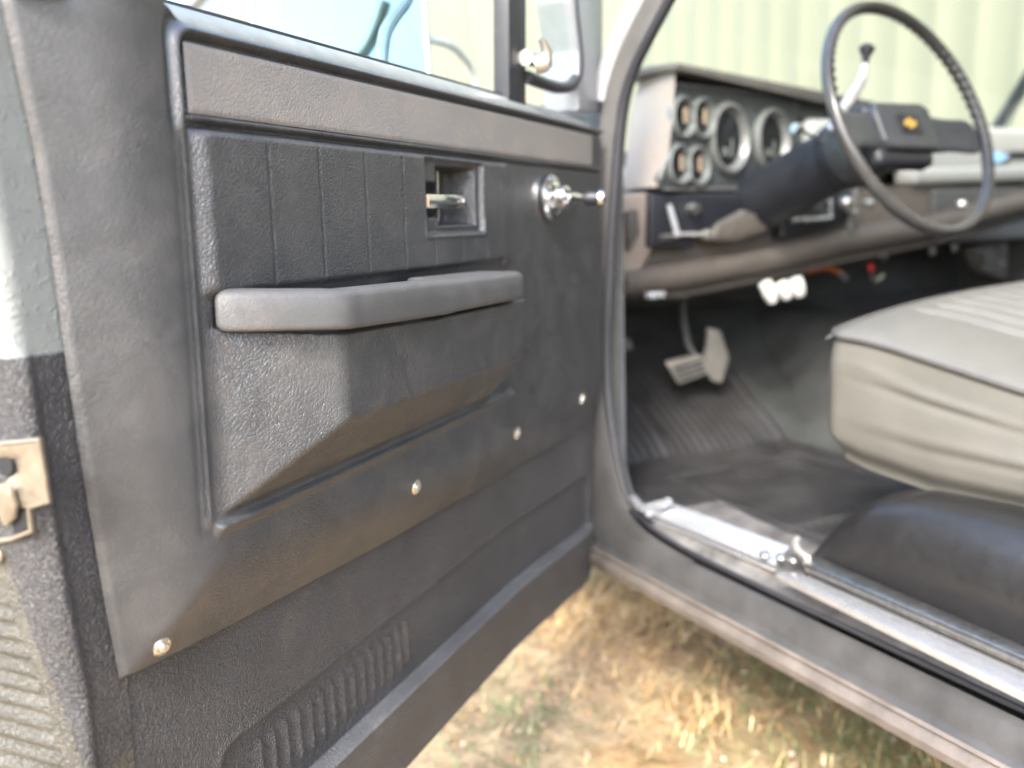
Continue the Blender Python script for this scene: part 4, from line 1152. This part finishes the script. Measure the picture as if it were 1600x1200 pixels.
def under_dash():
    for i, (px, py, tx, ty) in enumerate(((1196, 447, 1208, 470), (1221, 447, 1230, 464), (1243, 440, 1250, 461))):
        a, c = YP(px, py-4, 1.35), YP(tx, ty, 1.35)
        b = WB(); b.tube([a, a*.7+c*.3, a*.35+c*.65, c], [.013, .0145, .014, .0105], 12, flat=1.); b.build('wire_connector', M['white'])
    for pts, m_, r_ in (([(1262, 425), (1290, 418), (1312, 424)], 'orange', .005), ([(1310, 424), (1322, 436)], 'dull_chrome', .006), ([(1360, 410), (1362, 424)], 'red', .006), ([(1360, 426), (1366, 440), (1380, 430)], 'dull_chrome', .004)):
        b = WB(); b.tube([YP(x, y, 1.5) for x, y in pts], r_, 8); b.build('loose_wire', M[m_])
    for px, py in ((1379, 401), (1455, 393), (1489, 388), (1562, 412)):
        b = WB(); b.lathe([(.010, 0), (.009, .006), (0, .008)], YP(px, py, 1.48), (0, -1, 0), 16); b.build('panel_bolt', M['dull_chrome'])
    # pale box (heater / fuse cover) on the passenger kick side
    b = WB(); b.prism([YP(x, y, 1.62) for x, y in ((1527, 388), (1578, 372), (1575, 440), (1540, 425))], (0, .05, 0), .01); b.build('kick_cover', M['steel_dark'])
    b = WB(); b.prism([YP(x, y, 1.6) for x, y in ((1540, 392), (1556, 388), (1556, 405), (1542, 412))], (0, .02, 0), .004); b.build('kick_cover_label', M['bezel'])
    # pedals
    yb = 1.50
    q = lambda x, y: YP(x, y, yb)
    b = WB(); b.prism([q(1042, 568), q(1098, 555), q(1108, 585), q(1062, 603)], (0, .014, .006), .006, 3); br = b.build('brake_pedal', M['steel'])
    b = WB(); b.tube([YP(1068, 440, yb+.10), YP(1068, 500, yb+.07), YP(1074, 535, yb+.03), YP(1086, 562, yb+.008)], .008, 10, flat=.6); b.build('pedal_arm', M['bezel_dark'])
    b = WB(); b.prism([q(1098, 556), q(1106, 548), q(1104, 512), q(1126, 516), q(1140, 560), q(1128, 600), q(1112, 596), q(1106, 584)], (.01, .016, 0), .005, 3); b.build('accelerator_pedal', M['steel'])
    for t_ in (.25, .5, .75):
        p0 = q(1042, 568)*(1-t_)+q(1062, 603)*t_; p1 = q(1098, 555)*(1-t_)+q(1108, 585)*t_
        c_ = (p0+p1)/2; b = WB(); b.tube([p0*.9+p1*.1-(0, .001, 0), p0*.1+p1*.9-(0, .001, 0)], .0025, 8); b.build('tread_rib', M['rubber'], br)
    b = WB(); b.prism([YP(x, y, 1.62) for x, y in ((958, 530), (985, 528), (992, 545), (962, 552))], (0, .02, 0), .004); b.build('foot_button', M['steel_dark'])
under_dash()

# ------------------------------------------------------------------ steering
def steering():
    hub = np.array((1.325, 1.073, 1.225)); tl, yw = .388, .0926
    nn = np.array((math.sin(yw)*math.cos(tl), -math.cos(yw)*math.cos(tl), math.sin(tl)))
    a = unit(np.cross(nn, (0, 0, 1))); bb = np.cross(nn, a)         # a: sideways, bb
    if bb[2] < 0: bb = -bb
    if a[0] < 0: a = -a
    Rw = .1950
    # rim: oval section with finger scallops on the inside of the upper right
    n1, n2 = 220, 14; V = []
    for i in range(n1):
        th = 2*np.pi*i/n1; er = math.cos(th)*a+math.sin(th)*bb
        sc = .0022*math.cos(th*72)*(1 if 0 < (math.degrees(th) % 360) < 180 else .3)
        for j in range(n2):
            ph = 2*np.pi*j/n2; r_ = .0094+(sc if math.cos(ph) < -.2 else 0)
            V.append(hub+er*(Rw+r_*math.cos(ph)*.95)+nn*(.004+r_*1.15*math.sin(ph)))
    Fs = [(i*n2+j, i*n2+(j+1) % n2, ((i+1) % n1)*n2+(j+1) % n2, ((i+1) % n1)*n2+j) for i in range(n1) for j in range(n2)]
    b = WB(); b.add(V, Fs); w_ = b.build('steering_wheel', M['wheel'], angle=80); tag(w_, 'thin black steering wheel rim')
    # spokes: a broad arm to each side, drooping slightly, with sunk centre
    for sgn in (-1, 1):
        P = [hub-nn*.03+a*sgn*.02-bb*.01, hub-nn*.024+a*sgn*.07-bb*.014, hub-nn*.012+a*sgn*.13-bb*.020, hub+a*sgn*(Rw-.010)-bb*.028]
        b = WB()
        sec = []
        for k, (p, hw, th) in enumerate(zip(P, (.045, .036, .028, .040), (.014, .012, .009, .007))):
            sec.append([p+bb*hw+nn*0, p+bb*hw*.85+nn*th, p-bb*hw*.85+nn*th, p-bb*hw+nn*0, p-bb*hw*.8-nn*th, p+bb*hw*.8-nn*th])
        V = [v for s_ in sec for v in s_]
        b.add(V, [(i*6+j, i*6+(j+1) % 6, (i+1)*6+(j+1) % 6, (i+1)*6+j) for i in range(3) for j in range(6)]+[(0, 1, 2, 3, 4, 5), (18, 19, 20, 21, 22, 23)])
        o = b.build('spoke', M['hub'], w_); md = o.modifiers.new('s', 'SUBSURF'); md.levels = 1; md.render_levels = 2
    # hub shell and horn pad
    b = WB(); b.box(hub-nn*.032-a*.010-bb*.018, (.15, .11, .035), .014, axes=[a, bb, nn], segs=3); b.build('hub_shell', M['black'], w_)
    c = hub-nn*.000-bb*.013-a*.010
    pts = [c+a*x*1.14+bb*y*1.14 for x, y in ((-.060, .034), (.050, .038), (.064, .028), (.066, -.022), (.056, -.034), (-.050, -.034), (-.062, -.024), (-.066, .02))]
    b = WB(); b.prism(pts, -nn*.022, .006, 3); b.build('horn_pad', M['hub'], w_)
    pts = [c+nn*.0005+a*x+bb*y for x, y in ((-.028, .018), (.028, .018), (.030, -.014), (-.026, -.014))]
    b = WB(); b.prism(pts, nn*.0025, .0008); b.build('horn_badge', M['black'], w_)
    bt = [(-.019, -.005), (-.015, .006), (-.006, .006), (-.005, .011), (.006, .011), (.005, .006), (.019, .006), (.015, -.005), (.006, -.005), (.005, -.010), (-.006, -.010), (-.005, -.005)]
    b = WB(); b.prism([c+nn*.003+a*x*.9+bb*(y*.8+.002) for x, y in bt], nn*.0015); b.build('emblem', M['gold'], w_)
    # column
    b = WB(); b.lathe([(.034, .03), (.048, .045), (.056, .07), (.060, .14), (.059, .145), (.055, .15), (.057, .30), (.059, .36), (.058, .40), (.058, .42), (0, .42)], hub, -nn, 40)
    col = b.build('steering_column', M['black']); tag(col, 'black steering column')
    b = WB(); b.lathe([(.0615, .09), (.0615, .125), (.058, .13)], hub, -nn, 40); b.build('column_collar', M['cluster'], col)
    # shift lever
    q = lambda x, y, Y: YP(x, y, Y)
    b = WB(); b.tube([q(1316, 172, 1.15), q(1328, 155, 1.14), q(1341, 136, 1.13), q(1348, 122, 1.12), q(1352, 100, 1.12)], [.0095, .0095, .009, .008, .006], 12); b.build('shift_lever', M['apillar'], col)
    b = WB(); b.tube([q(1351, 104, 1.12), q(1353, 90, 1.12), q(1354, 80, 1.12), q(1355, 74, 1.12), q(1356, 69, 1.12)], [.0045, .006, .0115, .0125, .006], 16); b.build('shift_knob', M['black'], col)
    # turn signal lever and ignition
    b = WB(); b.tube([q(1240, 200, 1.2), q(1250, 202, 1.2)], [.008, .010], 12); b.tube([q(1250, 203, 1.2), q(1270, 213, 1.2), q(1292, 224, 1.2)], .0035, 8); b.build('turn_signal_lever', M['dull_chrome'], col)
    b = WB(); b.tube([q(1298, 205, 1.16), q(1306, 190, 1.16)], [.008, .007], 12); b.build('ignition_key', M['alu'], col)
    b = WB(); b.lathe([(.010, 0), (.011, .008), (.007, .014), (0, .015)], q(1369, 188, 1.09), nn, 16); b.build('hazard_knob', M['dull_chrome'], col)
    # suicide-style bright button at the rim foot
    b = WB(); b.lathe([(.009, -.006), (.0095, .004), (.006, .009), (0, .010)], q(1502, 320, 1.30), (0, -1, .2), 18); b.build('ash_tray_knob', M['screw'])
steering()
